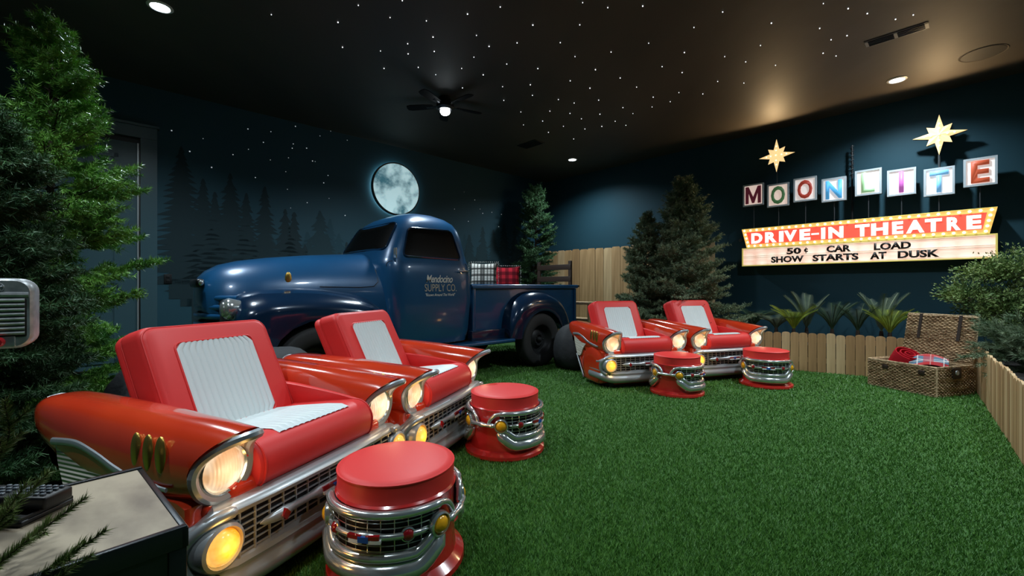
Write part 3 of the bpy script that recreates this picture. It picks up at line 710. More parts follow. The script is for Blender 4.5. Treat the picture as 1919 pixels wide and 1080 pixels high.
q = MB(); q.bbox(-3.865, -3.80, .62, .98, 1.10, 1.175, .02); q.build('nose_emblem', M_black, hood)
q = MB(); q.sphere((-3.83, .60, 1.14), .02, .02, .025); q.build('emblem_tip', M_chrome, hood)
# front apron and grille bars
q = MB(); q.bbox(-3.72, -3.0, .35, 1.35, .45, 1.0, .05); q.build('radiator_core', M_dark, TR)
q = MB()
for z, dx in ((1.0, 0), (.92, -.02), (.84, -.03), (.76, -.03), (.68, -.02)): q.tube(catmull([(-3.60+dx, .34, z), (-3.74+dx, .55, z), (-3.79+dx, .85, z), (-3.74+dx, 1.15, z), (-3.60+dx, 1.36, z)], 4), .027, 10)
q.build('grille_bar', M_truck, TR)
q = MB(); q.tube(catmull([(-3.66, .04, .50), (-3.82, .14, .50), (-3.88, .4, .50), (-3.90, .85, .50), (-3.88, 1.3, .50), (-3.82, 1.56, .50), (-3.66, 1.66, .50)], 5), .06, 12, flat=.5)
for y in (.5, 1.2): q.bbox(-3.86, -3.5, y-.03, y+.03, .46, .54, .01)
q.build('front_bumper', M_chrome, TR)
# fenders: skin over the wheel with a real opening
def fender(xs, crown, outy, wheel_x, wheel_r, wheel_z, low, side, name, yin=.42):
    rings = []
    for x in xs:
        zc = crown(x); oy = outy(x); d = abs(x-wheel_x); zb = low(x)
        if d < wheel_r: zb = max(zb, wheel_z+math.sqrt(wheel_r**2-d*d))
        zb = min(zb, zc-.02)
        out = []
        N = 10
        for k in range(N+1):          # quarter round from the inner top to the outer side, then down
            a = math.pi/2*k/N; rr_ = min((zc-zb)*.8, .22)
            out.append((oy+(yin-oy)*(1-math.sin(a)), zc-rr_*(1-math.cos(a)) if k < N+1 else zb))
        ze = out[-1][1]
        out += [(oy-.0, ze-(ze-zb)*.35), (oy+.002, ze-(ze-zb)*.7), (oy+.008, zb), (oy+.03, zb+.004)]
        # inner skin
        inner = [(y+.02, z-.02) for y, z in out[::-1][1:]]
        inner[0] = (oy+.03, zb+.012)
        ring = out+inner
        if side > 0: ring = [(BW-y, z) for y, z in ring]
        rings.append([(fmap(x) if name == 'front_fender' else x, y, z) for y, z in ring])
    mb = MB(); mb.loft(rings); return mb.build(name, M_fender, TR)
fmap = lambda x: x if x > -3.4 else -3.4+(x+3.4)*.6
fx_ = [-3.86, -3.85, -3.82, -3.77, -3.70, -3.60, -3.5, -3.46, -3.42, -3.35, -3.25, -3.1, -2.95, -2.8, -2.7, -2.62, -2.58, -2.53, -2.47, -2.40, -2.34, -2.29, -2.25, -2.22, -2.20]
fc = [(-3.86, .82), (-3.85, .89), (-3.82, .96), (-3.77, 1.01), (-3.70, 1.04), (-3.5, 1.075), (-3.2, 1.095), (-2.9, 1.09), (-2.6, 1.05), (-2.45, 1.005), (-2.34, .93), (-2.27, .82), (-2.22, .66), (-2.2, .50)]
for sd in (-1, 1):
    f = fender(fx_, lambda x: interp(fc, x)[0], lambda x: interp([(-3.86, .12), (-3.82, .06), (-3.70, .015), (-3.4, -.01), (-2.6, -.01), (-2.3, .0), (-2.2, .03)], x)[0], -3.02, .43, .37, lambda x: interp([(-3.86, .70), (-3.8, .55), (-3.6, .44), (-2.2, .42)], x)[0], sd, 'front_fender', .46)
    def Y(y): return y if sd < 0 else BW-y
    q = MB(); q.lathe([(.001, -.015), (.068, -.014), (.084, 0), (.092, .018), (.088, .05), (.07, .12)], 28, axis='x', M=Matrix.Translation((-3.715, Y(.24), .915))); ho = q.build('headlight', M_chrome, f)
    q = MB(); q.lathe([(.001, -.035), (.04, -.031), (.064, -.018), (.068, .0)], 24, axis='x', M=Matrix.Translation((-3.72, Y(.24), .915))); q.build('headlight_glass', mat('clear_unlit_lens', (.35, .38, .36), .08, .6, coat=1), ho)
rx = [-.60, -.595, -.58, -.55, -.50, -.44, -.425, -.38, -.3, -.2, -.1, 0, .1, .2, .3, .38, .425, .44, .5, .55, .58, .595, .60]
for sd in (-1, 1):
    fender(rx, lambda x: .46+.60*(1-min(1, abs(x/.602))**2.7)**(1/2.7), lambda x: -.02+.05*abs(x/.6)**6, 0, .42, .36, lambda x: .42+.12*(x > .43), sd, 'rear_fender', .30)
# bed
q = MB(); q.bbox(-1.10, .96, .21, .25, .48, 1.10, .008); q.bbox(-1.10, .96, 1.45, 1.49, .48, 1.10, .008); q.bbox(-1.10, -1.07, .21, 1.49, .48, 1.10, .008); q.bbox(-1.10, .96, .23, 1.47, .55, .59, .005)
for x in (-1.08, .93): q.bbox(x-.02, x+.03, .19, .215, .48, 1.10, .006)
bed = q.build('cargo_bed', M_truck, TR)
q = MB()
for y in (.20, 1.50): q.tube([(-1.12, y, 1.115), (.99, y, 1.115)], .024, 12); q.bbox(-1.11, .98, y-.028, y+.028, 1.085, 1.11, .004)
q.build('bed_rail', M_truck, bed)
q = MB(); q.bbox(.955, .985, .24, 1.46, .55, 1.09, .01); q.tube([(.97, .24, 1.09), (.97, 1.46, 1.09)], .02, 10); q.build('tailgate', M_truck, TR)
for y in (.17, 1.53): pass
q = MB(); q.tube([(1.0, .20, 1.118), (1.035, .20, 1.118)], .017, 8); q.build('latch_knob', M_black, bed)
# running board and apron
for sd in (-1, 1):
    a, b_ = (-.02, .24) if sd < 0 else (BW-.24, BW+.02)
    q = MB(); q.bbox(-2.24, -.56, a, b_, .395, .435, .012); q.build('running_board', M_truck, TR)
q = MB(); q.bbox(-1.15, -.5, .14, .24, .43, .56, .01); q.bbox(-3.6, .9, .5, 1.2, .3, .45, .02); q.build('chassis', M_fender, TR)
q = MB(); q.bbox(.98, 1.06, .1, 1.6, .42, .52, .02); q.build('rear_bumper', M_fender, TR)
def wheel(x, y, sd):
    root_me = MB(); M_ = Matrix.Translation((x, y, .372)) @ (Matrix.Identity(4) if sd < 0 else Matrix.Rotation(math.pi, 4, 'Z'))
    root_me.lathe([(.205, -.075), (.23, -.092), (.27, -.100), (.315, -.100), (.345, -.092), (.362, -.078), (.370, -.05), (.366, -.045), (.372, -.03), (.368, -.024), (.373, -.01), (.369, 0), (.373, .01), (.368, .024), (.372, .03), (.366, .045), (.370, .05), (.362, .078), (.315, .10), (.27, .10), (.205, .075)], 48, axis='y', M=M_, closed=True)
    t = root_me.build('tyre', M_rubber, TR)
    r_ = MB(); r_.lathe([(.001, .0), (.045, -.002), (.06, -.03), (.085, -.035), (.10, -.005), (.135, .015), (.16, .01), (.19, -.03), (.20, -.075), (.212, -.085), (.212, -.07), (.20, .0), (.20, .07), (.001, .07)], 32, axis='y', M=M_); rr_ = r_.build('wheel_rim', M_wheel, t)
    b = MB(); b.lathe([(.001, -.075), (.02, -.072), (.035, -.055), (.04, -.03)], 16, axis='y', M=M_)
    for k in range(5):
        a = 2*math.pi*k/5; b.sphere(M_ @ Vector((.075*math.cos(a), -.038, .075*math.sin(a))), .010, n=6, m=5)
    b.build('wheel_hub', M_wheel, rr_)
for x in (0, -3.02):
    wheel(x, .12, -1); wheel(x, BW-.12, 1)

# slatted rack standing across the tailgate
def tw(x, y, z=0): return TR.matrix_basis @ Vector((x, y, z))
TR.rotation_euler = (0, 0, YAW_U); bpy.context.view_layer.update()
rk = empty('slatted_rack', tw(.94, .82, .59), YAW_U, 'dark wooden slatted rack standing across the rear of the truck bed', 'rack')
q = MB(); q.bbox(-.03, .01, -.56, -.505, 0, .93, .006); q.build('post', M_rack, rk)
q = MB(); q.bbox(-.03, .01, .105, .16, 0, .93, .006); q.build('post', M_rack, rk)
for z in (.60, .79): q = MB(); q.bbox(-.035, -.008, -.56, .16, z, z+.085, .005); q.build('slat', M_rack, rk)
for z in (.2, .4): q = MB(); q.bbox(-.035, -.008, -.56, .16, z, z+.085, .005); q.build('slat', M_rack, rk)
# mattress and pillows in the bed
mt = MB(); mt.bbox(-1.05, .80, .27, 1.43, .592, 1.07, .06, 4); mt.build('x', mat('navy_blanket', (.012, .035, .075), .9, bump=(7, .5, .02)))
o = bpy.data.objects['x']; o.name = 'mattress'; o.location = tw(0, 0); o.rotation_euler = (0, 0, YAW_U); tag(o, 'navy covered mattress lying in the truck bed under the pillows', 'mattress')
P_bw = plaid('black_white_plaid', (.70, .70, .66), [(0, 22, 0, .42, (.03, .035, .03), .75), (2, 11, .1, .3, (.02, .02, .02), .85), (0, 5.5, .2, .25, (.02, .02, .02), .7), (2, 30, 0, .3, (.1, .11, .1), .4)])
P_rb = plaid('red_black_plaid', (.45, .02, .035), [(0, 10, .2, .5, (.03, .004, .008), .62), (2, 10, .1, .5, (.03, .004, .008), .62)])
M_piln = mat('cream_pillow_back', (.55, .54, .50), .9)
def pillow(name, w, d, h, m, mback, label, loc, rz, tilt, fringe):
    mb = MB(); n = 16; ring_f = []; ring_b = []
    for side in (-1, 1):
        rows = []
        for i in range(n+1):
            row = []
            for j in range(n+1):
                u, v = 2*i/n-1, 2*j/n-1
                edge = (1-u**4)*(1-v**4); pinch = 1-.13*(1-u*u)*abs(v)**3; pv = 1-.13*(1-v*v)*abs(u)**3
                row.append(Vector((u*w/2*pv, side*d/2*edge**.55, (v*pinch+1)*h/2)))
            rows.append(row)
        mb.cur = 0 if side < 0 else 1; mb.loft(rows, cap=False, closed=False)
    o = mb.build(name, [m, mback]); o.rotation_euler = (tilt, 0, rz); o.location = loc; tag(o, label, 'pillow', 'plaid pillows in the truck bed')
    f = MB()
    if fringe:
        for k in range(60):
            t = k/60*4; s_ = int(t); u = t-s_
            x, z = [(-w/2+w*u, 0), (w/2, h*u), (w/2-w*u, h), (-w/2, h-h*u)][s_]
            dx, dz = [(0, -1), (1, 0), (0, 1), (-1, 0)][s_]
            f.tube([(x, 0, z), (x+dx*.012+R.uniform(-.006, .006), R.uniform(-.006, .006), z+dz*.012)], [.005, .002], 4)
        f.build('fringe', M_piln, o)
    return o
pillow('pillow', .40, .14, .38, P_bw, P_bw, 'black and white plaid pillow leaning behind the cab in the truck bed', tw(-.60, .58, 1.075), YAW_U-.75, -.18, True)
pillow('pillow', .40, .14, .34, P_rb, M_piln, 'red and black plaid pillow with a white edge, right of the black and white one', tw(-.22, .52, 1.075), YAW_U-.72, -.22, True)

# ------------------------------------------------------------------ moon disc on the mural wall
a_m, z_m = lw_at(739, 356)
mo_ = empty('moon_light', room(a_m, .10, z_m), YAW_U, 'round glowing moon disc mounted on the mural wall above the truck cab', 'wall light')
m_moon = mat('moon_print', (.3, .4, .42), .5); nt = m_moon.node_tree; b = nt.nodes['Principled BSDF']
tc = nt.nodes.new('ShaderNodeTexCoord'); n1 = nt.nodes.new('ShaderNodeTexNoise'); n1.inputs['Scale'].default_value = 2.7; n1.inputs['Detail'].default_value = 6; n1.inputs['Roughness'].default_value = .55
rp = nt.nodes.new('ShaderNodeValToRGB'); rp.color_ramp.elements[0].position = .40; rp.color_ramp.elements[1].position = .56
rp.color_ramp.elements[0].color = (.04, .13, .17, 1); rp.color_ramp.elements[1].color = (.42, .62, .66, 1)
nt.links.new(tc.outputs['Object'], n1.inputs['Vector']); nt.links.new(n1.outputs['Fac'], rp.inputs['Fac']); nt.links.new(rp.outputs['Color'], b.inputs['Base Color']); nt.links.new(rp.outputs['Color'], b.inputs['Emission Color']); b.inputs['Emission Strength'].default_value = .85
RM = .455
q = MB(); q.lathe([(.001, -.035), (RM*.5, -.03), (RM*.85, -.015), (RM, 0), (RM, .02)], 64, axis='y'); q.build('moon_face', m_moon, mo_)
q = MB(); q.lathe([(RM, -.005), (RM+.006, .0), (RM+.004, .05), (RM-.05, .05), (RM-.06, .0)], 64, axis='y', closed=True); q.build('moon_rim', M_steelb, mo_)
q = MB(); q.lathe([(RM-.10, .052), (RM-.03, .052), (RM-.03, .062), (RM-.10, .062)], 48, axis='y', closed=True); q.build('backlight_strip', mat('lit_backlight', (.6, .9, 1), .5, emit=(.55, .85, .92), estr=9), mo_)
q = MB(); q.tube([(0, .05, 0), (0, .098, 0)], .05, 12); q.build('wall_mount', M_steelb, mo_)

# ------------------------------------------------------------------ theatre sign on the far wall
BO = Vector((.655, 10.4, 0))                                  # a point of the sign's front plane
def bp(px, py):
    k = (px-960)/F; t = (BO.y*k-BO.x)/(W.x-W.y*k); Y = BO.y+W.y*t; return t, HC+(538.7-py)*Y/F
def bq(px, py, sx=3.3757, ox=1360, oy=200): return bp(ox+px/sx, oy+py/sx)     # measured on an enlargement
SG = .19                                                      # front plane to wall
def E(name, t, z, label=None, cat=None, group=None, off=0): return empty(name, BO+W*t-U*off+Vector((0, 0, z)), YAW_W, label, cat, group)
M_sfr = mat('white_sign_frame', (.50, .56, .60), .45); M_sside = mat('dark_sign_side', (.03, .033, .036), .5); M_rod = mat('grey_sign_rod', (.10, .11, .12), .4, .6)
def em(name, c, s_, noise=None): return mat(name, tuple(min(1, x*.8) for x in c), .5, emit=c, estr=s_)
M_face = em('lit_letter_panel', (1, .92, .88), .50)
M_face2 = em('softly_lit_letter_panel', (.93, .72, .62), .60)
TXT = Matrix(((1, 0, 0, 0), (0, 0, -1, 0), (0, 1, 0, 0), (0, 0, 0, 1)))     # text XY plane to local XZ, facing -y
def put_text(me, m, parent, x, y, z, name='letter'):
    me.transform(Matrix.Translation((x, y, z)) @ TXT); return link(name, me, m, parent, smooth=False)
boxes = [('M', (112, 490), (243, 628), (.085, .012, .022), 'dark maroon letter M', M_face2), ('O', (265, 487), (403, 632), (.05, .13, .05), 'dark green letter O', M_face2), ('O', (431, 448), (578, 598), (.33, .04, .025), 'brick red letter O', M_face),
         ('N', (609, 450), (765, 599), (.09, .42, .80), 'sky blue letter N', M_face), ('L', (820, 397), (989, 559), (.35, .62, .33), 'pale green letter L', M_face), ('I', (1023, 394), (1206, 561), (.62, .16, .58), 'magenta letter I', M_face),
         ('T', (1254, 386), (1451, 561), (.22, .55, .92), 'light blue letter T', M_face), ('E', (1505, 322), (1722, 501), (.50, .09, .04), 'rust red letter E', M_face)]
rod_z = []
for ch, p0, p1, col, desc, fm in boxes:
    t0, z0 = bq(*p0); t1, z1 = bq(*p1); tc_ = (t0+t1)/2
    tl, zt = bq((p0[0]+p1[0])/2, p0[1]); _, zb = bq((p0[0]+p1[0])/2, p1[1]); zc = (zt+zb)/2; w_, h_ = (t1-t0), (zt-zb)
    root = E('letter_box', tc_, zc, 'lit square sign box with a %s, in the row above the marquee' % desc, 'sign letter', 'letter boxes above the marquee')
    fr = MB(); fw = .022
    for (x0, x1, a, b_) in ((-w_/2, w_/2, h_/2-fw, h_/2), (-w_/2, w_/2, -h_/2, -h_/2+fw), (-w_/2, -w_/2+fw, -h_/2+fw, h_/2-fw), (w_/2-fw, w_/2, -h_/2+fw, h_/2-fw)): fr.box(x0, x1, -.012, .012, a, b_)
    fr.build('frame', M_sfr, root, smooth=False)
    fr = MB(); fr.box(-w_/2+.002, w_/2-.002, .012, .07, -h_/2+.002, h_/2-.002); fr.build('box_side', M_sside, root, smooth=False)
    fr = MB(); fr.box(-w_/2+fw, w_/2-fw, .004, .0119, -h_/2+fw, h_/2-fw); fr.build('lit_panel', fm, root, smooth=False)
    wl_ = {'M': .74, 'I': .17, 'L': .5, 'T': .62, 'E': .55, 'N': .66, 'O': .64}[ch]
    lm = mat('sign_letter_%s' % desc.replace(' ', '_'), col, .5, emit=col, estr=.55)
    me = text_mesh(ch, w_*wl_, h_*.78, .012, .035 if ch not in 'O' else .03)
    if ch == 'M':
        a_, b2 = w_*.37, h_*.39; s3 = w_*.15
        me = MB().prism([(-a_, -b2), (-a_, b2), (-a_+s3, b2), (0, -b2*.25), (a_-s3, b2), (a_, b2), (a_, -b2), (a_-s3, -b2), (a_-s3, b2*.25), (s3*.35, -b2*.95), (-s3*.35, -b2*.95), (-a_+s3, b2*.25), (-a_+s3, -b2)], 0, .012, 'xy').mesh('M')
    put_text(me, lm, root, 0, -.002, 0)
    zmar = HC+(538.7-(411-45.6*(tc_-3.83)/2.39))*(BO.y+W.y*tc_)/F
    rd = MB(); rd.tube([(0, .03, -h_/2), (0, .03, 2.03-zc)], .006, 8); rd.build('rod', M_rod, root)
    rd = MB(); rd.tube([(0, .07, 0), (0, SG-.01, 0)], .02, 8); rd.build('wall_bracket', M_rod, root)
# marquee: flared board with bulbs
mq = E('marquee_board', 5.0, 1.88, 'flared red marquee board reading DRIVE-IN THEATRE, bordered with lit bulbs', 'sign')
P4 = [(bp(1391, 411)), (bp(1870, 365.3)), (bp(1855, 420.7)), (bp(1400, 451.8))]      # TL TR BR BL
zt_ = 2.035; zb_ = 1.735
L0, R0, R1, L1 = (P4[0][0]-5.0, zt_-1.88), (P4[1][0]-5.0, zt_-1.88), (P4[2][0]-5.0, zb_-1.88), (P4[3][0]-5.0, zb_-1.88)
M_orange = em('lit_orange_border', (1, .46, .12), .95); M_redl = em('lit_red_field', (1, .10, .06), .80); M_wl = em('lit_white_letters', (1, .93, .88), 1.15)
M_bulb = em('lit_bulb', (1, .86, .66), 2.6); M_yel = em('lit_yellow_edge', (.75, .62, .16), .42)
q = MB(); q.prism([L0, R0, R1, L1], 0, .012); q.build('bulb_border', M_orange, mq, smooth=False)
q = MB(); q.prism([(L0[0]+.003, L0[1]-.003), (R0[0]-.003, R0[1]-.003), (R1[0]-.003, R1[1]+.003), (L1[0]+.003, L1[1]+.003)], .012, .15); q.build('board_side', M_sside, mq, smooth=False)
q = MB(); q.tube([(L0[0], -.002, L0[1]), (R0[0], -.002, R0[1]), (R1[0], -.002, R1[1]), (L1[0], -.002, L1[1])], .006, 6, closed=True); q.build('edge_trim', M_yel, mq, smooth=False)
bd = .052
q = MB(); q.prism([(L0[0]+bd*1.3, L0[1]-bd), (R0[0]-bd*1.6, R0[1]-bd), (R1[0]-bd*1.1, R1[1]+bd), (L1[0]+bd*.9, L1[1]+bd)], -.006, .001); q.build('red_field', M_redl, mq, smooth=False)
def lerp2(a, b_, t): return (a[0]+(b_[0]-a[0])*t, a[1]+(b_[1]-a[1])*t)
bm_ = MB(); bm_.sphere((0, 0, 0), .0155, .014, .0155, 10, 6); bme = bm_.mesh('bulb'); bme.materials.append(M_bulb); first = True
bl = []
i0, i1, i2, i3 = (L0[0]+.04, L0[1]-.026), (R0[0]-.045, R0[1]-.026), (R1[0]-.03, R1[1]+.026), (L1[0]+.03, L1[1]+.026)
for a_, b_, n_ in ((i0, i1, 31), (i3, i2, 30)): bl += [lerp2(a_, b_, k/(n_-1)) for k in range(n_)]
for a_, b_ in ((i0, i3), (i1, i2)): bl += [lerp2(a_, b_, k/4) for k in (1, 2, 3)]
for x, z in bl:
    o = bpy.data.objects.new('bulb', bme); COL.objects.link(o); o.parent = mq; o.location = (x, -.012, z)
# lettering set letter by letter, growing to the right
word = 'DRIVE-IN THEATRE'; xs = [(165, 235, 730, 805), (252, 325, 728, 803), (340, 368, 728, 798), (372, 452, 722, 792), (470, 538, 714, 786), (545, 592, 742, 760), (606, 632, 706, 780), (652, 747, 700, 776), None,
      (820, 912, 683, 760), (922, 1030, 672, 755), (1055, 1125, 664, 748), (1143, 1260, 655, 740), (1262, 1370, 643, 730), (1400, 1490, 635, 722), (1525, 1620, 620, 712)]
for ch, e in zip(word, xs):
    if e is None: continue
    t0, _ = bq(e[0], e[2]); t1, _ = bq(e[1], e[3]); tm, zt2 = bq((e[0]+e[1])/2, e[2]); _, zb2 = bq((e[0]+e[1])/2, e[3])
    zc2 = 1.878; hh = .165
    if ch == '-': me = MB().box(-(t1-t0)/2, (t1-t0)/2, -.012, .012, 0, .008).mesh('h'); 
    else: me = text_mesh(ch, max(t1-t0, .035), hh, .008, .05)
    put_text(me, M_wl, mq, (t0+t1)/2-5.0, -.006, zc2-1.88)
q = MB(); q.tube([(-.6, .15, 0), (-.6, SG-.01, 0)], .03, 8); q.build('wall_bracket', M_rod, mq)
q = MB(); q.tube([(.6, .15, 0), (.6, SG-.01, 0)], .03, 8); q.build('wall_bracket', M_rod, mq)
# message board
T0, T1 = bp(1392.6, 470)[0], bp(1868, 450)[0]; tcm = (T0+T1)/2; hwm = (T1-T0)/2
ms = E('message_board', tcm, 1.585, 'long lit white message board with black movable letters, under the red marquee', 'sign', off=0)
m_msg = mat('lit_message_panel', (.8, .6, .5), .5); nt = m_msg.node_tree; b = nt.nodes['Principled BSDF']
tc = nt.nodes.new('ShaderNodeTexCoord'); mp = nt.nodes.new('ShaderNodeMapping'); mp.inputs['Location'].default_value = (.05, 0, .035); mp.inputs['Scale'].default_value = (6.2, 0, 7.0)
vo = nt.nodes.new('ShaderNodeTexVoronoi'); vo.inputs['Randomness'].default_value = .25; vo.inputs['Scale'].default_value = 1  # hot spots of bulbs behind the panel, drawn into its emission colour
rp = nt.nodes.new('ShaderNodeValToRGB'); rp.color_ramp.elements[0].position = .05; rp.color_ramp.elements[1].position = .62
rp.color_ramp.elements[0].color = (1, .86, .70, 1); rp.color_ramp.elements[1].color = (.80, .50, .38, 1)
nt.links.new(tc.outputs['Object'], mp.inputs[0]); nt.links.new(mp.outputs[0], vo.inputs['Vector']); nt.links.new(vo.outputs['Distance'], rp.inputs['Fac']); nt.links.new(rp.outputs['Color'], b.inputs['Emission Color']); b.inputs['Emission Strength'].default_value = 1.0
q = MB(); q.box(-hwm, hwm, 0, .012, -.135, .135); q.build('lit_panel', m_msg, ms, smooth=False)
q = MB(); q.box(-hwm, hwm, .012, .15, -.137, .137); q.build('board_side', M_sside, ms, smooth=False)
q = MB()
for z0, z1 in ((-.145, -.130), (.130, .145)): q.box(-hwm-.01, hwm+.01, -.012, .012, z0, z1)
for x0, x1 in ((-hwm-.01, -hwm+.008), (hwm-.008, hwm+.01)): q.box(x0, x1, -.012, .012, -.130, .130)
q.build('yellow_frame', M_yel, ms, smooth=False)
q = MB()
for z in (.118, .012, -.012, -.118): q.box(-hwm, hwm, -.006, 0, z-.002, z+.002)
q.build('letter_rail', mat('clear_rail', (.7, .6, .5), .3), ms, smooth=False)
M_bl = mat('black_sign_letter', (.01, .008, .008), .5)
def line(s, segs, z, h):
    for wd2, p0, p1 in segs:
        t0 = bq(p0, 860)[0]; t1 = bq(p1, 860)[0]
        if wd2 == '¢':
            me = text_mesh('c', (t1-t0)*.8, h*.62, .004, .045); b9 = bmesh.new(); b9.from_mesh(me); r9 = bmesh.ops.create_cube(b9, size=1)
            for v9 in r9['verts']: v9.co = Vector((v9.co.x*.010, v9.co.y*h*.98, v9.co.z*.004+.002))
            b9.to_mesh(me); b9.free(); put_text(me, M_bl, ms, (t0+t1)/2-tcm, -.008, z, 'letters')
        else: me = text_mesh(wd2, t1-t0, h*(1.08), .004, .045); put_text(me, M_bl, ms, (t0+t1)/2-tcm, -.008, z, 'letters')
line('', (('50', 388, 480), ('¢', 495, 526), ('CAR', 640, 795), ('LOAD', 940, 1175)), .062, .088)
line('', (('SHOW', 290, 497), ('STARTS', 552, 843), ('AT', 915, 1020), ('DUSK', 1090, 1355)), -.058, .090)
for x in (-.8, .8): q = MB(); q.tube([(x, .15, 0), (x, SG-.01, 0)], .03, 8); q.build('wall_bracket', M_rod, ms)
# two eight-pointed stars
M_star = em('lit_star_face', (1, .70, .32), .95); M_starc = em('lit_star_bulb', (1, .88, .60), 1.6)
for (cx, cy), (x0, x1), (y0, y1), lab, rb in (((323, 310), (216, 445), (212, 422), 'smaller lit eight-pointed star over the green letter O, left side of the sign', None), ((1352, 178), (1180, 1530), (50, 305), 'larger lit eight-pointed star over the light blue letter T, right side of the sign', None)):
    tc_, zc = bq(cx, cy); tw_ = (bq(x1, cy)[0]-bq(x0, cy)[0])/2; zh = (bq(cx, y0)[1]-bq(cx, y1)[1])/2
    st = E('star_sign', tc_, zc, lab, 'lit star', 'lit stars of the sign')
    pts = []
    for k in range(16):
        a = math.pi*k/8
        if k % 4 == 0: r_ = (tw_ if k % 8 == 0 else zh)
        elif k % 4 == 2: r_ = .66*(tw_+zh)/2
        else: r_ = .40*(tw_+zh)/2
        pts.append((r_*math.cos(a), r_*math.sin(a)))
    q = MB(); q.v = []
    vs = [Vector((x, 0, z)) for x, z in pts]+[Vector((0, -.035, 0))]
    q.add(vs, [(k, (k+1) % 16, 16) for k in range(16)]); q.add([Vector((x, 0, z)) for x, z in pts], [tuple(range(16))]); q.build('star_face', M_star, st, smooth=False)
    q = MB(); q.prism([(x*.98, z*.98) for x, z in pts], .001, .05); q.build('star_side', mat('brown_star_side', (.10, .05, .02), .5), st, smooth=False)
    bm2 = MB(); bm2.sphere((0, 0, 0), .012, .012, .012, 8, 5); bm2m = bm2.mesh('bulb'); bm2m.materials.append(M_starc)
    for x, z in [(0, 0)]+[(.30*tw_*math.cos(math.pi*k/2), .30*zh*math.sin(math.pi*k/2)) for k in range(4)]+[(.55*tw_*math.cos(math.pi*k/2), .55*zh*math.sin(math.pi*k/2)) for k in range(4)]:
        o = bpy.data.objects.new('bulb', bm2m); COL.objects.link(o); o.parent = st; o.location = (x, -.038+.05*max(abs(x)/tw_, abs(z)/zh), z)
    top_z = bq(cx, 480 if cx < 1000 else 375)[1]
    q = MB(); q.tube([(0, .03, -zh+.01), (0, .03, top_z-zc-.02)], .012 if cx > 1000 else .006, 8); q.build('rod', M_rod, st)
    q = MB(); q.tube([(0, .05, 0), (0, SG-.01, 0)], .02, 8); q.build('wall_bracket', M_rod, st)
    l = bpy.data.lights.new('star_glow', 'SPOT'); l.spot_size = math.radians(172); l.spot_blend = .2; l.energy = 30; l.color = (1, .68, .34); l.shadow_soft_size = .08
    lo = bpy.data.objects.new('star_glow', l); COL.objects.link(lo); lo.parent = st; lo.location = (0, -.12, .1); lo.rotation_euler = (math.radians(-90), 0, 0)
# dark pole with a wrapped cable between the N and the L
t_, z_ = bq(793, 430)
pl = E('sign_pole', t_, 0, 'thin dark pole with a twisted cable rising between letters N and L', 'pole', off=-.1)
zt3 = bq(793, 235)[1]
q = MB(); q.tube([(0, 0, 2.04), (0, 0, zt3)], .013, 8); q.build('pole', M_black, pl)
q = MB(); q.tube([(.022*math.cos(k*.9), .022*math.sin(k*.9), zt3-.45+.45*k/50) for k in range(50)], .005, 5); q.build('cable', M_rod, pl)
q = MB(); q.tube([(0, 0, 2.3), (0, .085, 2.3)], .012, 8); q.build('wall_bracket', M_rod, pl)

# ------------------------------------------------------------------ fences
def picket_fence(p0, p1, z_top, pw, name_label, cat, tall, jitter, gap=.006, zt1=None, flip=1):
    p0, p1 = Vector((*p0, 0)), Vector((*p1, 0)); d = (p1-p0); L = d.length; d.normalize(); rz = math.atan2(d.y, d.x)
    root = empty('picket_fence', p0, rz, name_label, 'fence')
    n = int(L/pw)
    mats = [M_wood, M_woodp, M_woodd]
    for i in range(n):
        x0 = i*pw+gap/2; x1 = (i+1)*pw-gap/2; zt = z_top+(((zt1 or z_top)-z_top)*i/n)+R.uniform(-jitter, jitter); c = min(.028 if not tall else .03, (x1-x0)*.3); off = R.uniform(-.003, .003)
        if tall: poly = [(x0, 0), (x1, 0), (x1, zt-c), (x1-c, zt), (x0+c, zt), (x0, zt-c)]
        else:
            r_ = (x1-x0)/2; xm = (x0+x1)/2
            poly = [(x0, 0), (x1, 0)]+[(xm+r_*math.cos(a), zt-.026+.026*math.sin(a)**.8) for a in [math.pi*k/8 for k in range(9)]]
        mb = MB(); mb.prism([(x-(x0+x1)/2, z) for x, z in poly], -.009+off, .009+off)
        m = R.choices(mats, (5, 4, 2) if tall else (5, 3, 3))[0]
        o = mb.build('picket', m, root, smooth=False); o.location = ((x0+x1)/2, 0, 0); o.rotation_euler = (0, R.uniform(-.004, .004), 0)
        # each board gets its own stretch of grain
        me = o.data; me.transform(Matrix.Translation((0, 0, 0)))
    mb = MB()
    for z in ((.12, .38) if not tall else (.3, 1.5)): mb.box(0, n*pw, flip*.012 if flip > 0 else -.045, flip*.045 if flip > 0 else -.012, z, z+.06)
    mb.build('rail', M_woodd, root, smooth=False)
    return root
def on_wall(t, off): return (BO+W*t-U*off).xy
ft0, ft1 = bp(1030, 540)[0], bp(1357, 540)[0]
picket_fence(on_wall(ft0-.15, .0), on_wall(ft1, .0), 1.93, .205, 'tall cedar plank fence against the dark wall behind the far armchairs', 'fence', True, .012, zt1=1.90)
fc_ = (5.15, 4.92)
picket_fence((3.13, 6.245), fc_, .50, .098, 'low cedar picket fence along the planter under the theatre sign', 'fence', False, .010)
picket_fence(fc_, (2.72, 2.22), .50, .098, 'low cedar picket fence running toward the camera at the right edge', 'fence', False, .010)
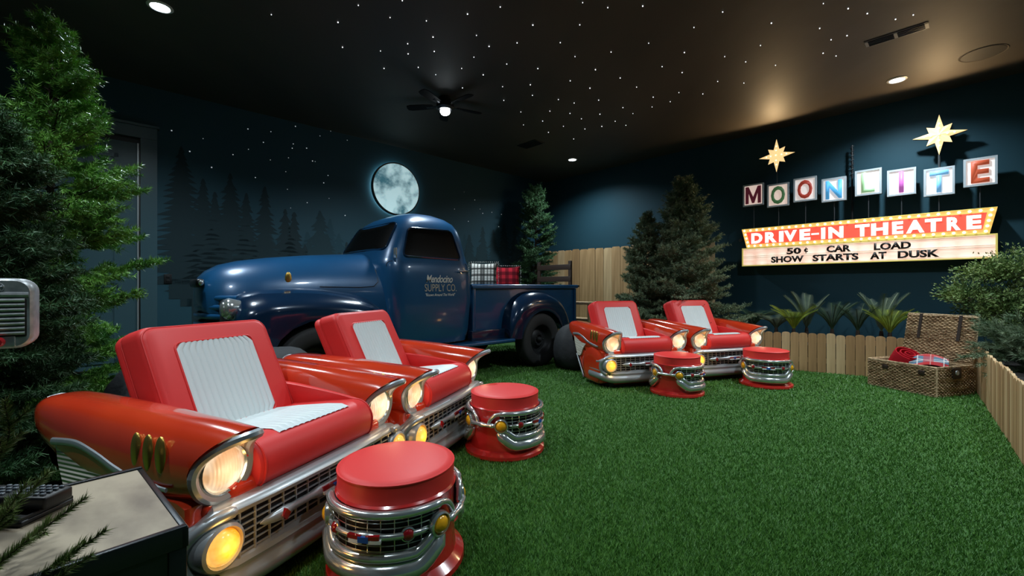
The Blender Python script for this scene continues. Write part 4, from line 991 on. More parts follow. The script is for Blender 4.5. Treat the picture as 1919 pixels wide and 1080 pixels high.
# planter soil behind the fences
mb = MB(); c5 = Vector((5.15, 4.92)); 
mb.prism([(3.2, 6.24), (5.17, 4.95), (2.85, 2.36), (3.4, 1.9), (6.1, 4.75), tuple((C0+W*7.9-U*.05).xy), tuple((C0+W*3.6-U*.05).xy), tuple((C0+W*3.2-U*.6).xy)], .012, .34, 'xy')
tag(mb.build('planter_bed', M_soil, smooth=False), kind='structure'); bpy.data.objects['planter_bed'].name = 'floor_planter'
# wooden steps behind the truck
stp = empty('wooden_steps', tw(1.50, .50, 0), YAW_U, 'pale wooden steps standing behind the truck tailgate, mostly hidden', 'steps')
for i, (x, z) in enumerate(((-.16, .86), (.12, .57), (.40, .28))):
    q = MB(); q.bbox(x-.15, x+.15, -.38, .38, z-.04, z, .005); q.build('tread', M_woodp, stp)
for y in (-.36, .36):
    q = MB(); q.prism([(-.30, 0), (-.30, .82), (.0, .82), (.0, .53), (.27, .53), (.27, .24), (.55, .24), (.55, 0)], y-.015, y+.015); q.build('stringer', M_woodp, stp, smooth=False)
# beanbags
def beanbag(x, y, r, h, label, seed):
    rr = random.Random(seed); mb = MB(); rings = []
    ph = [rr.uniform(0, 6.28) for _ in range(4)]
    for i in range(15):
        v = i/14; z = h*(1-math.cos(v*math.pi))/2; rad = r*math.sin(max(.04, min(v*1.0+.02, .985))*math.pi)**.55*(1-.28*v)
        rings.append([(rad*math.cos(a)*(1+.06*math.sin(3*a+ph[0]+v*3)+.03*math.sin(9*a+ph[1]+v*5)), rad*math.sin(a)*(1+.05*math.sin(2*a+ph[2])+.03*math.sin(11*a+ph[3])), z+.02*math.sin(4*a+ph[1])*math.sin(v*math.pi)) for a in [2*math.pi*k/40 for k in range(40)]])
    mb.loft(rings); o = mb.build('beanbag', M_beanb, loc=(x, y, .0)); tag(o, label, 'beanbag', 'black beanbags'); return o
beanbag(.86, 6.02, .36, .60, 'black beanbag behind the left rear of the armchair nearest the truck tail', 1)
beanbag(-2.13, 2.68, .34, .66, 'black beanbag behind the backrest of the nearest armchair, beside the big fir', 2)
beanbag(-1.85, 3.52, .36, .62, 'crumpled black beanbag between the nearest armchair and the truck front wheel', 3)

# ------------------------------------------------------------------ trees and plants
def needles(segs, length, width, per_m, rng, fwd=.75, jitter=.5, flat=None):
    """segs: array (N,6) of twig start/end -> needle triangles around every twig"""
    segs = np.asarray(segs, float); a, b = segs[:, :3], segs[:, 3:]; L = np.linalg.norm(b-a, axis=1)
    cnt = np.maximum(2, (L*per_m).astype(int)); idx = np.repeat(np.arange(len(segs)), cnt); n = len(idx)
    t = rng.uniform(0, 1, n); base = a[idx]+(b-a)[idx]*t[:, None]; ax = ((b-a)/L[:, None])[idx]
    rnd = rng.normal(size=(n, 3)); rnd -= (rnd*ax).sum(1)[:, None]*ax; rnd /= np.linalg.norm(rnd, axis=1)[:, None]
    if flat is not None: rnd[:, 2] *= flat; rnd[:, 2] += .12
    d = ax*fwd+rnd; d /= np.linalg.norm(d, axis=1)[:, None]
    ln = length*rng.uniform(1-jitter, 1+jitter*.3, n)
    side = np.cross(d, rng.normal(size=(n, 3))); side /= np.linalg.norm(side, axis=1)[:, None]
    v = np.empty((n, 3, 3)); v[:, 0] = base-side*width/2; v[:, 1] = base+side*width/2; v[:, 2] = base+d*ln[:, None]
    return v
def clipped(v, keep): return v[keep(v.mean(1))]
def conifer(name, x, y, Ht, Rad, nb, label, m, group, seed, nl=.035, nw=.004, per_m=420, twig=.16, power=.85, droop=.25, zlow=.10, keep=None, loc_cat='fir tree', upturn=.35, ntw=9, sub=3, z0=0, rnd=.22, gap=0):
    rng = np.random.default_rng(seed); rr = random.Random(seed); segs = []; wood = MB()
    for i in range(nb):
        t = (i+rr.random())/nb; t = t**.92; zb = Ht*(zlow+(1-zlow-.03)*t); L = Rad*((1-t)**power)*(1+rr.uniform(-rnd, rnd))+.05
        az = rr.uniform(0, 2*math.pi); dx, dy = math.cos(az), math.sin(az)
        el = -droop+(.75+droop)*t**1.6
        pts = []
        for k in range(6):
            s_ = k/5; pts.append(Vector((dx*L*s_*math.cos(el*.6), dy*L*s_*math.cos(el*.6), zb+L*s_*math.sin(el)+upturn*L*.35*s_*s_)))
        if L > .12: wood.tube(pts, [.006*(1-k/6)+.0018 for k in range(6)], 4)
        nt_ = max(3, int(ntw*L/Rad+2))
        for j in range(nt_):
            s_ = .22+.78*(j+.5)/nt_; q = s_*5; k = min(4, int(q)); p = pts[k].lerp(pts[k+1], q-k); ax = (pts[k+1]-pts[k]).normalized()
            sd = ax.cross(Vector((0, 0, 1))); sd = sd.normalized() if sd.length > .01 else Vector((1, 0, 0))
            for sg in (-1, 1):
                tl = twig*(1.1-.6*s_)*rr.uniform(.6, 1.25)*min(1, .35+L/Rad); dr = (ax*.75+sd*sg*.8+Vector((0, 0, rr.uniform(-.25, .35)))).normalized()
                e = p+dr*tl; segs.append((*p, *e))
                for w_ in range(sub):
                    f0 = p+dr*tl*(.3+.22*w_); d2 = (dr+sd*sg*rr.uniform(-.9, .9)+Vector((0, 0, rr.uniform(-.4, .55)))).normalized(); segs.append((*f0, *(f0+d2*tl*.42)))
        for k in range(2, 5): segs.append((*pts[k], *pts[k+1]))
        segs.append((*pts[5], *(pts[5]+(pts[5]-pts[4]).normalized()*twig*.5)))
    for k in range(6):
        a = rr.uniform(0, 6.28); segs.append((0, 0, Ht*.93, .04*math.cos(a)*k/3, .04*math.sin(a)*k/3, Ht*(.97+.03*rr.random())))
    segs.append((0, 0, Ht*.92, 0, 0, Ht))
    v = needles(segs, nl, nw, per_m, rng)
    if keep is not None: v = clipped(v, lambda c: keep(c+np.array([x, y, z0])))
    root = empty(name, (x, y, z0), 0, label, loc_cat, group)
    npmesh('foliage', v.reshape(-1, 3), 3, m, root)
    tr = MB(); tr.tube([(0, 0, 0), (0, 0, Ht*.5), (0, 0, Ht*.95)], [.035, .022, .006], 8); tr.build('trunk', M_bark, root)
    wood.build('branch', M_bark, root); root.children[-1]['kind'] = 'stuff'
    return root
G = 'artificial fir trees'
conifer('fir_tree', -3.12, 2.98, 2.93, .62, 150, 'tall bright green fir before the door, its tip near the top left corner', M_fir1, G, 3, nl=.040, nw=.0058, per_m=420, twig=.17, ntw=10, power=.80, droop=.05, sub=4, rnd=.34)
conifer('fir_tree', -2.62, 2.12, 1.98, .46, 140, 'darker fir at the left edge, in front of the tall bright green one', M_fir2, G, 4, nl=.036, nw=.0052, per_m=420, twig=.16, ntw=10, power=.60, droop=.15, sub=4,
        keep=lambda c: ~((c[:, 0] > -1.75) & (c[:, 2] < .75)))
# wall / fence / chair side limits for the far trees
fdir = Vector((W.x, W.y)); 
def before_fence(off):
    n_ = np.array([U.x, U.y]); p0 = np.array([BO.x, BO.y])
    return lambda c: ((c[:, :2]-p0) @ n_ < -off)
def chair_clear(ch, hx=.56, y0=-.2, y1=.9, zt=.95):
    Mi = np.array(ch.matrix_world.inverted()) if False else None
    (cx, cy), th = (ch.location.x, ch.location.y), ch.rotation_euler.z; c_, s_ = math.cos(th), math.sin(th)
    def f(c):
        dx, dy = c[:, 0]-cx, c[:, 1]-cy; lx = c_*dx+s_*dy; ly = -s_*dx+c_*dy
        return ~((np.abs(lx) < hx) & (ly > y0) & (ly < y1) & (c[:, 2] < zt))
    return f
cC, cD = chairs[2][0], chairs[3][0]
k1 = before_fence(.06); k2 = chair_clear(cC); k3 = chair_clear(cD)
kk = lambda c: k1(c) & k2(c) & k3(c)
conifer('fir_tree', 2.62, 6.72, 2.80, .78, 230, 'broad grey-green fir behind the far right armchair, before the tall fence', M_fir3, G, 5, nl=.042, nw=.009, per_m=250, twig=.19, ntw=10, power=.88, droop=-.12, keep=kk, sub=4, rnd=.36)
conifer('fir_tree', 2.10, 6.92, 2.28, .46, 150, 'slimmer grey-green fir just left of the broad one, before the tall fence', M_fir3, G, 6, nl=.040, nw=.009, per_m=250, twig=.15, ntw=8, power=.85, droop=-.12, keep=kk, sub=4, rnd=.36)
kw = before_fence(-.10)
kl = lambda c: kw(c) & (((c[:, :2]-np.array([C0.x, C0.y])) @ np.array([W.x, W.y])) > .03)
conifer('fir_tree', .50, 9.3, 3.25, .46, 170, 'narrow dark fir in the far corner of the room, behind the truck bed', M_fir2, G, 8, nl=.045, nw=.010, per_m=150, twig=.16, ntw=7, power=.45, droop=.1, keep=kl, sub=3)
# leafy shrub at the right edge
def leafblob(name, x, y, z0, blobs, n, size, m, label, cat, group, seed, keep=None, aspect=.45):
    rng = np.random.default_rng(seed); V = []
    root = empty(name, (x, y, z0), 0, label, cat, group)
    tw_ = MB()
    for bx, by, bz, r in blobs:
        k = int(n*r**2/sum(b[3]**2 for b in blobs)); d = rng.normal(size=(k, 3)); d /= np.linalg.norm(d, axis=1)[:, None]
        # shoots radiate from the blob centre; leaves sit along them
        ns = max(20, k//22); sh = rng.normal(size=(ns, 3)); sh /= np.linalg.norm(sh, axis=1)[:, None]; sh[:, 2] = np.abs(sh[:, 2])*.9+sh[:, 2]*.1; shl = r*rng.uniform(.75, 1.25, ns)
        ii = rng.integers(0, ns, k); tt = rng.uniform(.35, 1, k)**.8
        c = np.array([bx, by, bz])+sh[ii]*(shl[ii]*tt)[:, None]+rng.normal(size=(k, 3))*.022
        u = d*.7+sh[ii]; u /= np.linalg.norm(u, axis=1)[:, None]; w_ = np.cross(u, rng.normal(size=(k, 3))); w_ /= np.linalg.norm(w_, axis=1)[:, None]
        s_ = size*rng.uniform(.6, 1.25, k)[:, None]
        V.append(np.stack([c, c+u*s_*.5+w_*s_*aspect/2, c+u*s_, c+u*s_*.5-w_*s_*aspect/2], 1))
        for q in range(0, ns, 6): tw_.tube([(bx*.5, by*.5, bz*.3), (bx, by, bz), tuple(np.array([bx, by, bz])+sh[q]*shl[q]*.9)], .0035, 4)
    v = np.concatenate(V)
    if keep is not None: v = v[keep(v.mean(1)+np.array([x, y, z0]))]
    npmesh('foliage', v.reshape(-1, 3), 4, m, root); b = tw_.build('stem', M_bark, root); b['kind'] = 'stuff'
    return root
M_shrub = leafmat('shrub_leaves', (.045, .11, .03), (.25, .34, .11), 7)
leafblob('leafy_shrub', 5.22, 4.70, .34, [(0, 0, .45, .34), (-.22, .12, .62, .26), (.10, -.05, .85, .30), (.28, -.2, .65, .34), (.05, .0, .25, .35), (-.10, .08, .86, .22), (.32, -.25, 1.0, .25)], 22000, .034, M_shrub, 'bushy small-leaved shrub at the right edge under the end of the sign', 'shrub', None, 21)
# feathery juniper nearer the camera on the right
rngj = np.random.default_rng(5); segs = []
rj = random.Random(5)
for i in range(110):
    a = rj.uniform(0, 6.28); b0 = Vector((rj.uniform(-.12, .12), rj.uniform(-.12, .12), rj.uniform(.0, .2))); d = Vector((math.cos(a)*.75, math.sin(a)*.75, rj.uniform(.05, 1.3))).normalized(); L = rj.uniform(.22, .43); p = b0
    for k in range(6):
        q = p+d*L/6; segs.append((*p, *q)); d = (d+Vector((0, 0, -.10))+Vector((rj.uniform(-.1, .1), rj.uniform(-.1, .1), 0))).normalized(); p = q
        for s_ in range(3):
            e = (d+Vector((rj.uniform(-.8, .8), rj.uniform(-.8, .8), rj.uniform(-.5, .5)))).normalized(); segs.append((*p, *(p+e*.07)))
v = needles(segs, .05, .0035, 420, rngj, fwd=1.3)
jr = empty('juniper_bush', (4.70, 3.94, .34), 0, 'feathery dark juniper bush behind the right-hand low fence, nearest the camera', 'shrub')
npmesh('foliage', v.reshape(-1, 3), 3, leafmat('juniper_needles', (.05, .11, .05), (.22, .28, .17), 5), jr)
q = MB(); q.tube([(0, 0, 0), (0, 0, .25)], .02, 6); q.build('trunk', M_bark, jr)
def palm(x, y, z0, n, L, w, m, label, seed, spread=.9, leaf=.11, up=.55, group='low palms behind the picket fence', per=26, lw=.010):
    rr = random.Random(seed); V = []; st = MB(); root = empty('cycad_palm', (x, y, z0), 0, label, 'palm plant', group)
    for i in range(n):
        a = 2*math.pi*(i+rr.random()*.6)/n; el = up+rr.uniform(-.15, .35); l = L*rr.uniform(.7, 1.1); d = Vector((math.cos(a)*spread, math.sin(a)*spread, el+.4)).normalized(); p = Vector((0, 0, .03)); pts = [p.copy()]
        for k in range(9): p = p+d*l/9; pts.append(p.copy()); d = (d+Vector((math.cos(a)*.05, math.sin(a)*.05, -.13*spread))).normalized()
        st.tube(pts, [.005]*9+[.002], 4)
        for k in range(per):
            t = .12+.88*k/per; q = t*9; j = min(8, int(q)); c = pts[j].lerp(pts[j+1], q-j); ax = (pts[j+1]-pts[j]).normalized(); sd = ax.cross(Vector((0, 0, 1))).normalized(); ll = leaf*math.sin(math.pi*min(.97, t*.85+.12))**.6
            for sg in (-1, 1):
                e = c+(ax*.75+sd*sg*.8+Vector((0, 0, .25))).normalized()*ll; n_ = ax*lw/2
                V.append([tuple(c-n_), tuple(c+n_), tuple(e), tuple(e)][:3])
    tk = MB(); tk.tube([(0, 0, .341-z0), (0, 0, -.05), (0, 0, .06)], [.034, .030, .018], 8); tk.build('trunk', M_bark, root)
    v = np.array(V); npmesh('frond', v.reshape(-1, 3), 3, m, root)['kind'] = 'stuff'; o = st.build('frond_rib', m, root); o['kind'] = 'stuff'
    return root
M_p1 = leafmat('yellow_green_palm', (.13, .22, .015), (.36, .42, .05), 6); M_p2 = leafmat('dark_palm', (.014, .042, .018), (.05, .09, .035), 6); M_p3 = leafmat('grey_green_palm', (.05, .09, .05), (.16, .20, .12), 6)
def behind(px, d):      # a spot behind the low fence in the direction of the photo's column px
    k = (px-960)/F; n_ = Vector((.549, .836)); s_ = (3.67*n_.x+5.89*n_.y+d)/(k*n_.x+n_.y); return k*s_, s_
for px, d, n, L, m, lb, sd, kw_ in ((1488, .22, 20, .40, M_p1, 'yellow-green palm at the left end of the low fence, right of the far armchair', 31, dict(spread=.62, up=1.1, per=24, lw=.006)),
        (1512, .42, 12, .52, M_p3, 'grey-green upright palm just behind the left yellow-green palm', 32, dict(spread=.35, up=1.0)),
        (1455, .30, 10, .34, M_p3, 'small grey-green palm partly behind the far right armchair lamp', 33, {}),
        (1412, .62, 17, .52, M_p2, 'dark palm behind the far right armchair, beside the broad fir', 34, dict(up=.7)),
        (1560, .40, 15, .44, M_p2, 'dark green palm in the middle of the planter, left one of two', 35, dict(spread=.6, up=1.3, lw=.006)),
        (1608, .36, 15, .42, M_p2, 'dark green palm in the middle of the planter, right one of two', 36, dict(spread=.6, up=1.3, lw=.006)),
        (1668, .20, 20, .40, M_p1, 'yellow-green palm just left of the open basket lid', 37, dict(spread=.62, up=1.1, per=24, lw=.006)),
        (1652, .38, 11, .56, M_p3, 'tall grey-green palm behind the yellow-green one beside the basket', 38, dict(spread=.35, up=1.0)),
        (1760, .30, 12, .42, M_p2, 'dark palm behind the open basket lid', 39, {})):
    x, y = behind(px, d); palm(x, y, .48, n, L*1.08, .1, m, lb, sd, **{**dict(up=1.05), **kw_})
# fir sapling reaching into the lower left corner over the table
rr = random.Random(9); segs = []; wood = MB()
tips = [((-.98, .80, .50), (-.815, .885, .612)), ((-1.05, .80, .52), (-.90, .93, .655)), ((-1.02, .76, .45), (-.83, .87, .57)), ((-1.05, .78, .5), (-.92, .84, .62)), ((-1.10, .8, .5), (-1.0, .95, .70)),
        ((-1.0, .74, .42), (-.84, .82, .53)), ((-1.06, .82, .55), (-.99, .90, .70)), ((-1.04, .74, .42), (-.86, .79, .50)), ((-1.1, .76, .46), (-.95, .80, .56)), ((-1.12, .95, .72), (-1.07, .93, .86))]
sx, sy = -1.22, .72
for (a, b_) in tips:
    a, b_ = Vector(a), Vector(b_); base = Vector((sx, sy, a.z-.12)); pts = catmull([base-Vector((sx, sy, 0)), a-Vector((sx, sy, 0)), b_-Vector((sx, sy, 0))], 8)
    wood.tube(pts, .0014, 5)
    for p, q in zip(pts[2:], pts[3:]): segs.append((*p, *q))
    for k in range(6, len(pts)-3, 3):
        ax = (pts[k+1]-pts[k]).normalized(); sd = ax.cross(Vector((0, 0, 1))).normalized()
        for sg in (-1, 1): e = pts[k]+(ax+sd*sg*.8).normalized()*.05; segs.append((*pts[k], *e)); wood.tube([pts[k], e], .0012, 4)
v = needles(segs, .020, .0019, 3200, np.random.default_rng(4), fwd=1.0)
sp = empty('fir_sapling', (sx, sy, 0), 0, 'small fir whose needle tips reach over the near corner of the wood-topped table', 'fir tree')
npmesh('foliage', v.reshape(-1, 3), 3, leafmat('olive_fir_needles', (.05, .10, .02), (.15, .20, .05), 30), sp)
q = MB(); q.tube([(0, 0, 0), (0, 0, .7)], [.018, .008], 8); q.build('trunk', M_bark, sp); wood.build('branch', M_bark, sp)['kind'] = 'stuff'

# ------------------------------------------------------------------ open wicker basket with blankets
bx = Vector((4.215, 4.375, 0)); e1 = Vector((-.322, .947, 0)); th = math.atan2(.13, .52)      # front corner, long side, short side
th = math.radians(16.0)
bk_ = empty('wicker_basket', bx, th, 'open seagrass wicker basket with leather straps, full of blankets, in the fence corner', 'basket')
# local x along the short side (to the right), local y along the long side (away)
LX, LY, BH = .54, .64, .295
q = MB()
for (x0, x1, y0, y1) in ((0, LX, 0, .022), (0, LX, LY-.022, LY), (0, .022, .022, LY-.022), (LX-.022, LX, .022, LY-.022)): q.box(x0, x1, y0, y1, .012, BH)
q.box(.01, LX-.01, .01, LY-.01, .012, .03)
def weave(m):
    nt = m.node_tree; b = nt.nodes['Principled BSDF']; t = nt.nodes.new('ShaderNodeTexCoord')
    w1 = nt.nodes.new('ShaderNodeTexWave'); w1.bands_direction = 'Z'; w1.inputs['Scale'].default_value = 17; w1.inputs['Distortion'].default_value = 2.5; w1.inputs['Detail'].default_value = 2; w1.inputs['Detail Scale'].default_value = 3
    bp_ = nt.nodes.new('ShaderNodeBump'); bp_.inputs['Strength'].default_value = 1; bp_.inputs['Distance'].default_value = .012
    nt.links.new(t.outputs['Object'], w1.inputs[0]); nt.links.new(w1.outputs['Fac'], bp_.inputs['Height']); nt.links.new(bp_.outputs['Normal'], b.inputs['Normal'])
weave(M_wick)
q.build('basket_body', M_wick, bk_, smooth=False)
# woven strands on the two faces seen
q = MB()
def strands(x0, y0, x1, y1, z0, z1, nx, ny, out, seed):
    rr = random.Random(seed)
    for r_ in range(nx):
        z = z0+(z1-z0)*(r_+.5)/nx; p = []
        for k in range(ny+1):
            t = k/ny; o = out*(.006+.005*(1 if (k+r_) % 2 else -1)); p.append((x0+(x1-x0)*t+(y1-y0)*o/max(.01, math.hypot(x1-x0, y1-y0)), y0+(y1-y0)*t-(x1-x0)*o/max(.01, math.hypot(x1-x0, y1-y0)), z+rr.uniform(-.002, .002)))
        q.tube(p, (z1-z0)/nx*.48, 4)
strands(0, 0, LX, 0, .02, BH-.01, 17, 24, 1, 1); strands(0, LY, 0, 0, .02, BH-.01, 17, 28, 1, 2)
q.build('basket_weave', M_wick, bk_)
q = MB()
for z in (.012, BH): q.tube([(0, 0, z), (LX, 0, z), (LX, LY, z), (0, LY, z)], .011, 8, closed=True)
for x, y in ((0, 0), (LX, 0), (LX, LY), (0, LY)): q.tube([(x, y, .012), (x, y, BH)], .010, 8)
q.build('basket_rim', M_wickd, bk_)
# lid hinged along the far long side, tipped back
# photo: hinge side is the one opposite the long front face
lid = MB(); La = math.radians(12)
Ml = Matrix.Translation((LX, 0, BH+.012)) @ Matrix.Rotation(La, 4, 'Y')
lid.box(-.012, .012, .0, LY, .0, .50, Ml)
lo_ = lid.build('lid', M_wick, bk_, smooth=False)
q = MB()
rrl = random.Random(8)
for r_ in range(27):
    z = .012+.476*(r_+.5)/27; p = [Ml @ Vector((-.016-.005*(1 if (k+r_) % 2 else -1), LY*k/28, z+rrl.uniform(-.003, .003))) for k in range(29)]; q.tube(p, .0085, 4)
q.build('lid_weave', M_wick, lo_)
q = MB(); q.tube([Ml @ Vector(p) for p in ((0, 0, 0), (0, LY, 0), (0, LY, .5), (0, 0, .5))], .012, 8, closed=True); q.build('lid_rim', M_wickd, lo_)
for y in (.14, .50): q = MB(); q.box(-.030, -.024, y-.014, y+.014, .22, .50, Ml); q.build('leather_strap', M_leath, lo_, smooth=False)
for y in (.12, .46): q = MB(); q.bbox(-.022, -.010, y-.028, y+.028, BH-.085, BH-.04, .004); q.build('strap_buckle', M_leath, bk_)
q = MB(); q.bbox(.20, .32, -.024, -.012, BH-.115, BH-.005, .004); cp = q.build('leather_tag', M_leath, bk_)
q = MB(); q.lathe([(.001, -.006), (.022, -.006), (.026, 0)], 16, axis='y', M=Matrix.Translation((.255, -.024, BH-.055))); q.build('tag_button', M_silver, cp)
Rb = bk_.matrix_basis
bpy.context.view_layer.update()
def bw(x, y, z): return bk_.matrix_world @ Vector((x, y, z))
M_rb = mat('red_fleece', (.42, .012, .022), .95, bump=(120, .6, .004), spec=.1)
sp_pts = []
for k in range(70):
    t = k/69; a = t*2*math.pi*2.6; r_ = .018+.105*t; sp_pts.append((r_*math.cos(a), r_*math.sin(a)))
q = MB(); rings = []
for x, y in sp_pts:
    d = Vector((x, y, 0)).normalized(); rings.append([(x+d.x*(.014*math.cos(b_)), y+d.y*(.014*math.cos(b_)), .13+.12*(math.sin(b_))) if True else 0 for b_ in [2*math.pi*j/10 for j in range(10)]])
q.loft(rings)
o = q.build('rolled_blanket', M_rb); o.location = bw(.150, .43, .185); o.rotation_euler = (.5, -.15, th); tag(o, 'rolled red fleece blanket in the left part of the wicker basket', 'blanket')
P_bl = plaid('red_grey_plaid', (.10, .17, .24), [(0, 6, .1, .42, (.45, .03, .03), .9), (2, 5, .35, .34, (.42, .03, .03), .7), (0, 12, .02, .08, (.6, .58, .56), .85), (2, 10, .0, .06, (.6, .58, .56), .7), (1, 10, .2, .09, (.6, .58, .56), .8), (1, 5, .2, .4, (.42, .03, .03), .6)])
q = MB(); rows = []
for i in range(13):
    u = i/12; row = []
    for j in range(13):
        v_ = j/12; z = .14*math.sin(math.pi*min(1, u*.9+.08))**.6*(.55+.45*math.sin(math.pi*(v_*.8+.15)))+.012*math.sin(u*9+v_*4); row.append((-.14+.28*u, -.15+.30*v_, z))
    rows.append(row)
q.loft(rows, cap=False, closed=False); n0 = len(q.v)
q.box(-.135, .135, -.145, .145, -.16, .03)
o = q.build('plaid_blanket', P_bl); o.location = bw(.21, .19, .255); o.rotation_euler = (.0, -.12, th+.5); tag(o, 'folded red and grey plaid blanket in the near part of the wicker basket', 'blanket')
q = MB(); q.bbox(-.10, .10, -.12, .12, -.12, .08, .03, 4); o = q.build('folded_blanket', P_bl); o.location = bw(.36, .33, .24); o.rotation_euler = (0, .1, th); tag(o, 'folded plaid blanket at the back of the wicker basket against the lid', 'blanket')

# ------------------------------------------------------------------ side table, remote, speaker
TZ = .55
def gp(px, py, z): Y = F*(HC-z)/(py-538.7); return Vector(((px-960)/F*Y, Y, 0))
c_far, c_near = gp(267, 878, TZ), gp(352, 987, TZ); ed = (c_near-c_far); wT = ed.length; ed.normalize(); lt_ = Vector((ed.y, -ed.x, 0)); lt_ = lt_ if lt_.x < 0 else -lt_
tb = empty('side_table', c_near, math.atan2(-lt_.y, -lt_.x), 'side table with a limed wood top in a blackened steel frame at the lower left', 'table')
TLn = .62        # local +x runs right (toward the corner at the origin), local +y away
q = MB(); q.box(-TLn, -.012, .012, wT, TZ-.03, TZ-.001); q.build('tabletop', M_table, tb, smooth=False)
q = MB()
q.bbox(-TLn-.015, .0, -.002, .014, TZ-.045, TZ+.004, .002); q.bbox(-TLn-.015, .0, wT-.002, wT+.014, TZ-.045, TZ+.004, .002)
q.bbox(-.012, .002, -.002, wT+.012, TZ-.045, TZ+.0, .002); q.bbox(-TLn-.015, -TLn, 0, wT+.012, TZ-.045, TZ+.003, .002)
q.build('steel_frame', M_steelb, tb)
for x in (-.035, -TLn+.005):
    for y in (.0, wT-.03): q = MB(); q.bbox(x, x+.034, y, y+.03, 0, TZ-.04, .002); q.build('leg', M_steelb, tb)
q = MB(); q.box(-TLn+.03, -.036, .004, .012, .08, TZ-.04); q.box(-.016, -.008, .03, wT-.03, .08, TZ-.04); q.box(-TLn+.03, -.03, .03, wT-.02, .10, .12); q.box(-TLn+.02, -.02, wT-.016, wT-.006, .12, TZ-.04); q.build('lower_shelf', M_steelb, tb, smooth=False)
bpy.context.view_layer.update()
def tbw(x, y, z): return tb.matrix_world @ Vector((x, y, z))
rzt = tb.rotation_euler.z
# remote control on a raised tray
ry = .27
tr_ = empty('remote_tray', Vector((-1.225, 1.085, TZ)), -.03, 'low dark tray at the left of the tabletop carrying the remote control', 'tray')
q = MB(); q.bbox(-.16, .105, -.075, .045, 0, .012, .004); q.build('tray_base', M_black, tr_)
q = MB(); q.tube([(-.155, -.07, .014), (.10, -.07, .014), (.10, .04, .014), (-.155, .04, .014)], .006, 6, closed=True); q.build('tray_rim', M_steelb, tr_)
rc = empty('remote_control', Vector((-1.232, 1.082, TZ+.0205)), -.03, 'black remote control with rows of buttons on the tray at the left edge', 'remote control')
q = MB(); q.bbox(-.17, .125, -.034, .034, 0, .03, .006); q.build('remote_body', M_black, rc)
bmB = MB(); bmB.bbox(-.0055, .0055, -.0035, .0035, 0, .006, .0015); bB = bmB.mesh('button'); bB.materials.append(mat('grey_button', (.12, .14, .16), .35))
for i in range(15):
    for j in range(4):
        if (i in (5, 9)) or (i > 10 and j in (0, 3)): continue
        o = bpy.data.objects.new('button', bB); COL.objects.link(o); o.parent = rc; o.location = (.108-.017*i, -.022+.0145*j, .029)
# drive-in speaker on its post
sk = empty('drive_in_speaker', (-1.118, .92, 1.045), math.radians(40), 'old silver drive-in speaker with louvres and a red knob at the left edge', 'speaker')
M_cast = mat('worn_cast_aluminium', (.55, .57, .58), .38, .45, noise=((.38, .40, .42), 60, .35, .65), bump=(160, .3, .001))
# shaped body: rounded box, narrower towards the back
q = MB(); rings = []
for y, s_, r_ in ((-.045, .93, .026), (-.040, .975, .028), (-.030, 1, .028), (.02, 1, .028), (.04, .95, .028), (.05, .82, .03)):
    rings.append([(x*s_, y, z*s_) for x, z in rrect(0, 0, .088, .074, r_, 6)])
q.loft(rings); sb = q.build('speaker_body', M_cast, sk)
for i in range(8):
    z = .028-.0098*i; q = MB(); q.tube([(-.075, -.046, z), (.0, -.049, z), (.075, -.046, z)], .0046, 8, flat=1.2); q.build('louvre', M_cast, sb)
q = MB(); q.bbox(-.078, .078, -.0475, -.040, -.050, .032, .004); q.build('louvre_recess', M_dark, sb)
q = MB(); q.tube([(-.08, -.044, .039), (.0, -.048, .040), (.08, -.044, .039)], .006, 8); q.build('upper_rib', M_cast, sb)
q = MB(); q.bbox(-.046, .062, -.049, -.040, -.070, -.047, .003); kp = q.build('knob_plate', M_silver, sb)
q = MB(); q.lathe([(.001, -.018), (.008, -.018), (.0105, -.012), (.0105, 0)], 18, axis='y', M=Matrix.Translation((.038, -.048, -.058))); q.build('volume_knob', mat('red_knob', (.55, .02, .03), .35), kp)
q = MB(); q.lathe([(.001, -.004), (.009, -.003), (.011, 0)], 20, axis='y', M=Matrix.Translation((.036, -.044, .055)))
for k in range(5):
    a = math.pi/2+2*math.pi*k/5; q.tube([(.036, -.049, .055), (.036+.008*math.cos(a), -.048, .055+.008*math.sin(a))], .0014, 4)
q.build('round_emblem', M_silver, sb)
ps = empty('speaker_post', (-1.25, 1.02, 0), 0, 'grey steel post that holds the drive-in speaker, just outside the left edge', 'post')
q = MB(); q.tube([(0, 0, 0), (0, 0, 1.15)], .02, 12); q.build('post', M_rod, ps)
q = MB(); q.tube([(0, 0, 1.05), (.13, -.055, 1.05)], .010, 8); q.build('hanger_arm', M_rod, ps)
q = MB(); q.lathe([(.001, 0), (.09, 0), (.09, .012), (.03, .02)], 20); q.build('post_foot', M_rod, ps)

# ------------------------------------------------------------------ on the ceiling
def ceil_at(px, py, z=H): Y = F*(z-HC)/(538.7-py); return Vector(((px-960)/F*Y, Y, z))
q = MB(); q.sphere((0, 0, 0), .0052, .0052, .005, 6, 4); sm = q.mesh('star_light'); sm.materials.append(mat('fibre_star_tip', (1, 1, 1), .4, emit=(.92, .95, 1), estr=2.4))
st1 = [(126,71),(545,26),(757,3),(447,108),(698,85),(873,101),(1071,68),(1229,34),(1386,121),(1626,13),(1747,37),(1612,120),(469,228),(652,246),(783,211),(785,260),(905,179),(911,248),(1114,171),(1310,207),(1518,206),(1589,273),(1763,251),(669,330),(834,325),(918,360),(1043,330),(1102,276),(1147,361),(1047,424),(1260,309),(1410,331),(1374,409),(1240,418),(1661,426),(1688,337),(1566,390),(1384,460),(1509,480),(1585,497),(1703,483),(1328,540),(1468,536),(1565,547),(1709,551),(1620,573),(1341,602),(1433,584),(1533,609),(1637,622),(1718,610),(1461,638),(1583,670),(1246,484),(1175,224)]
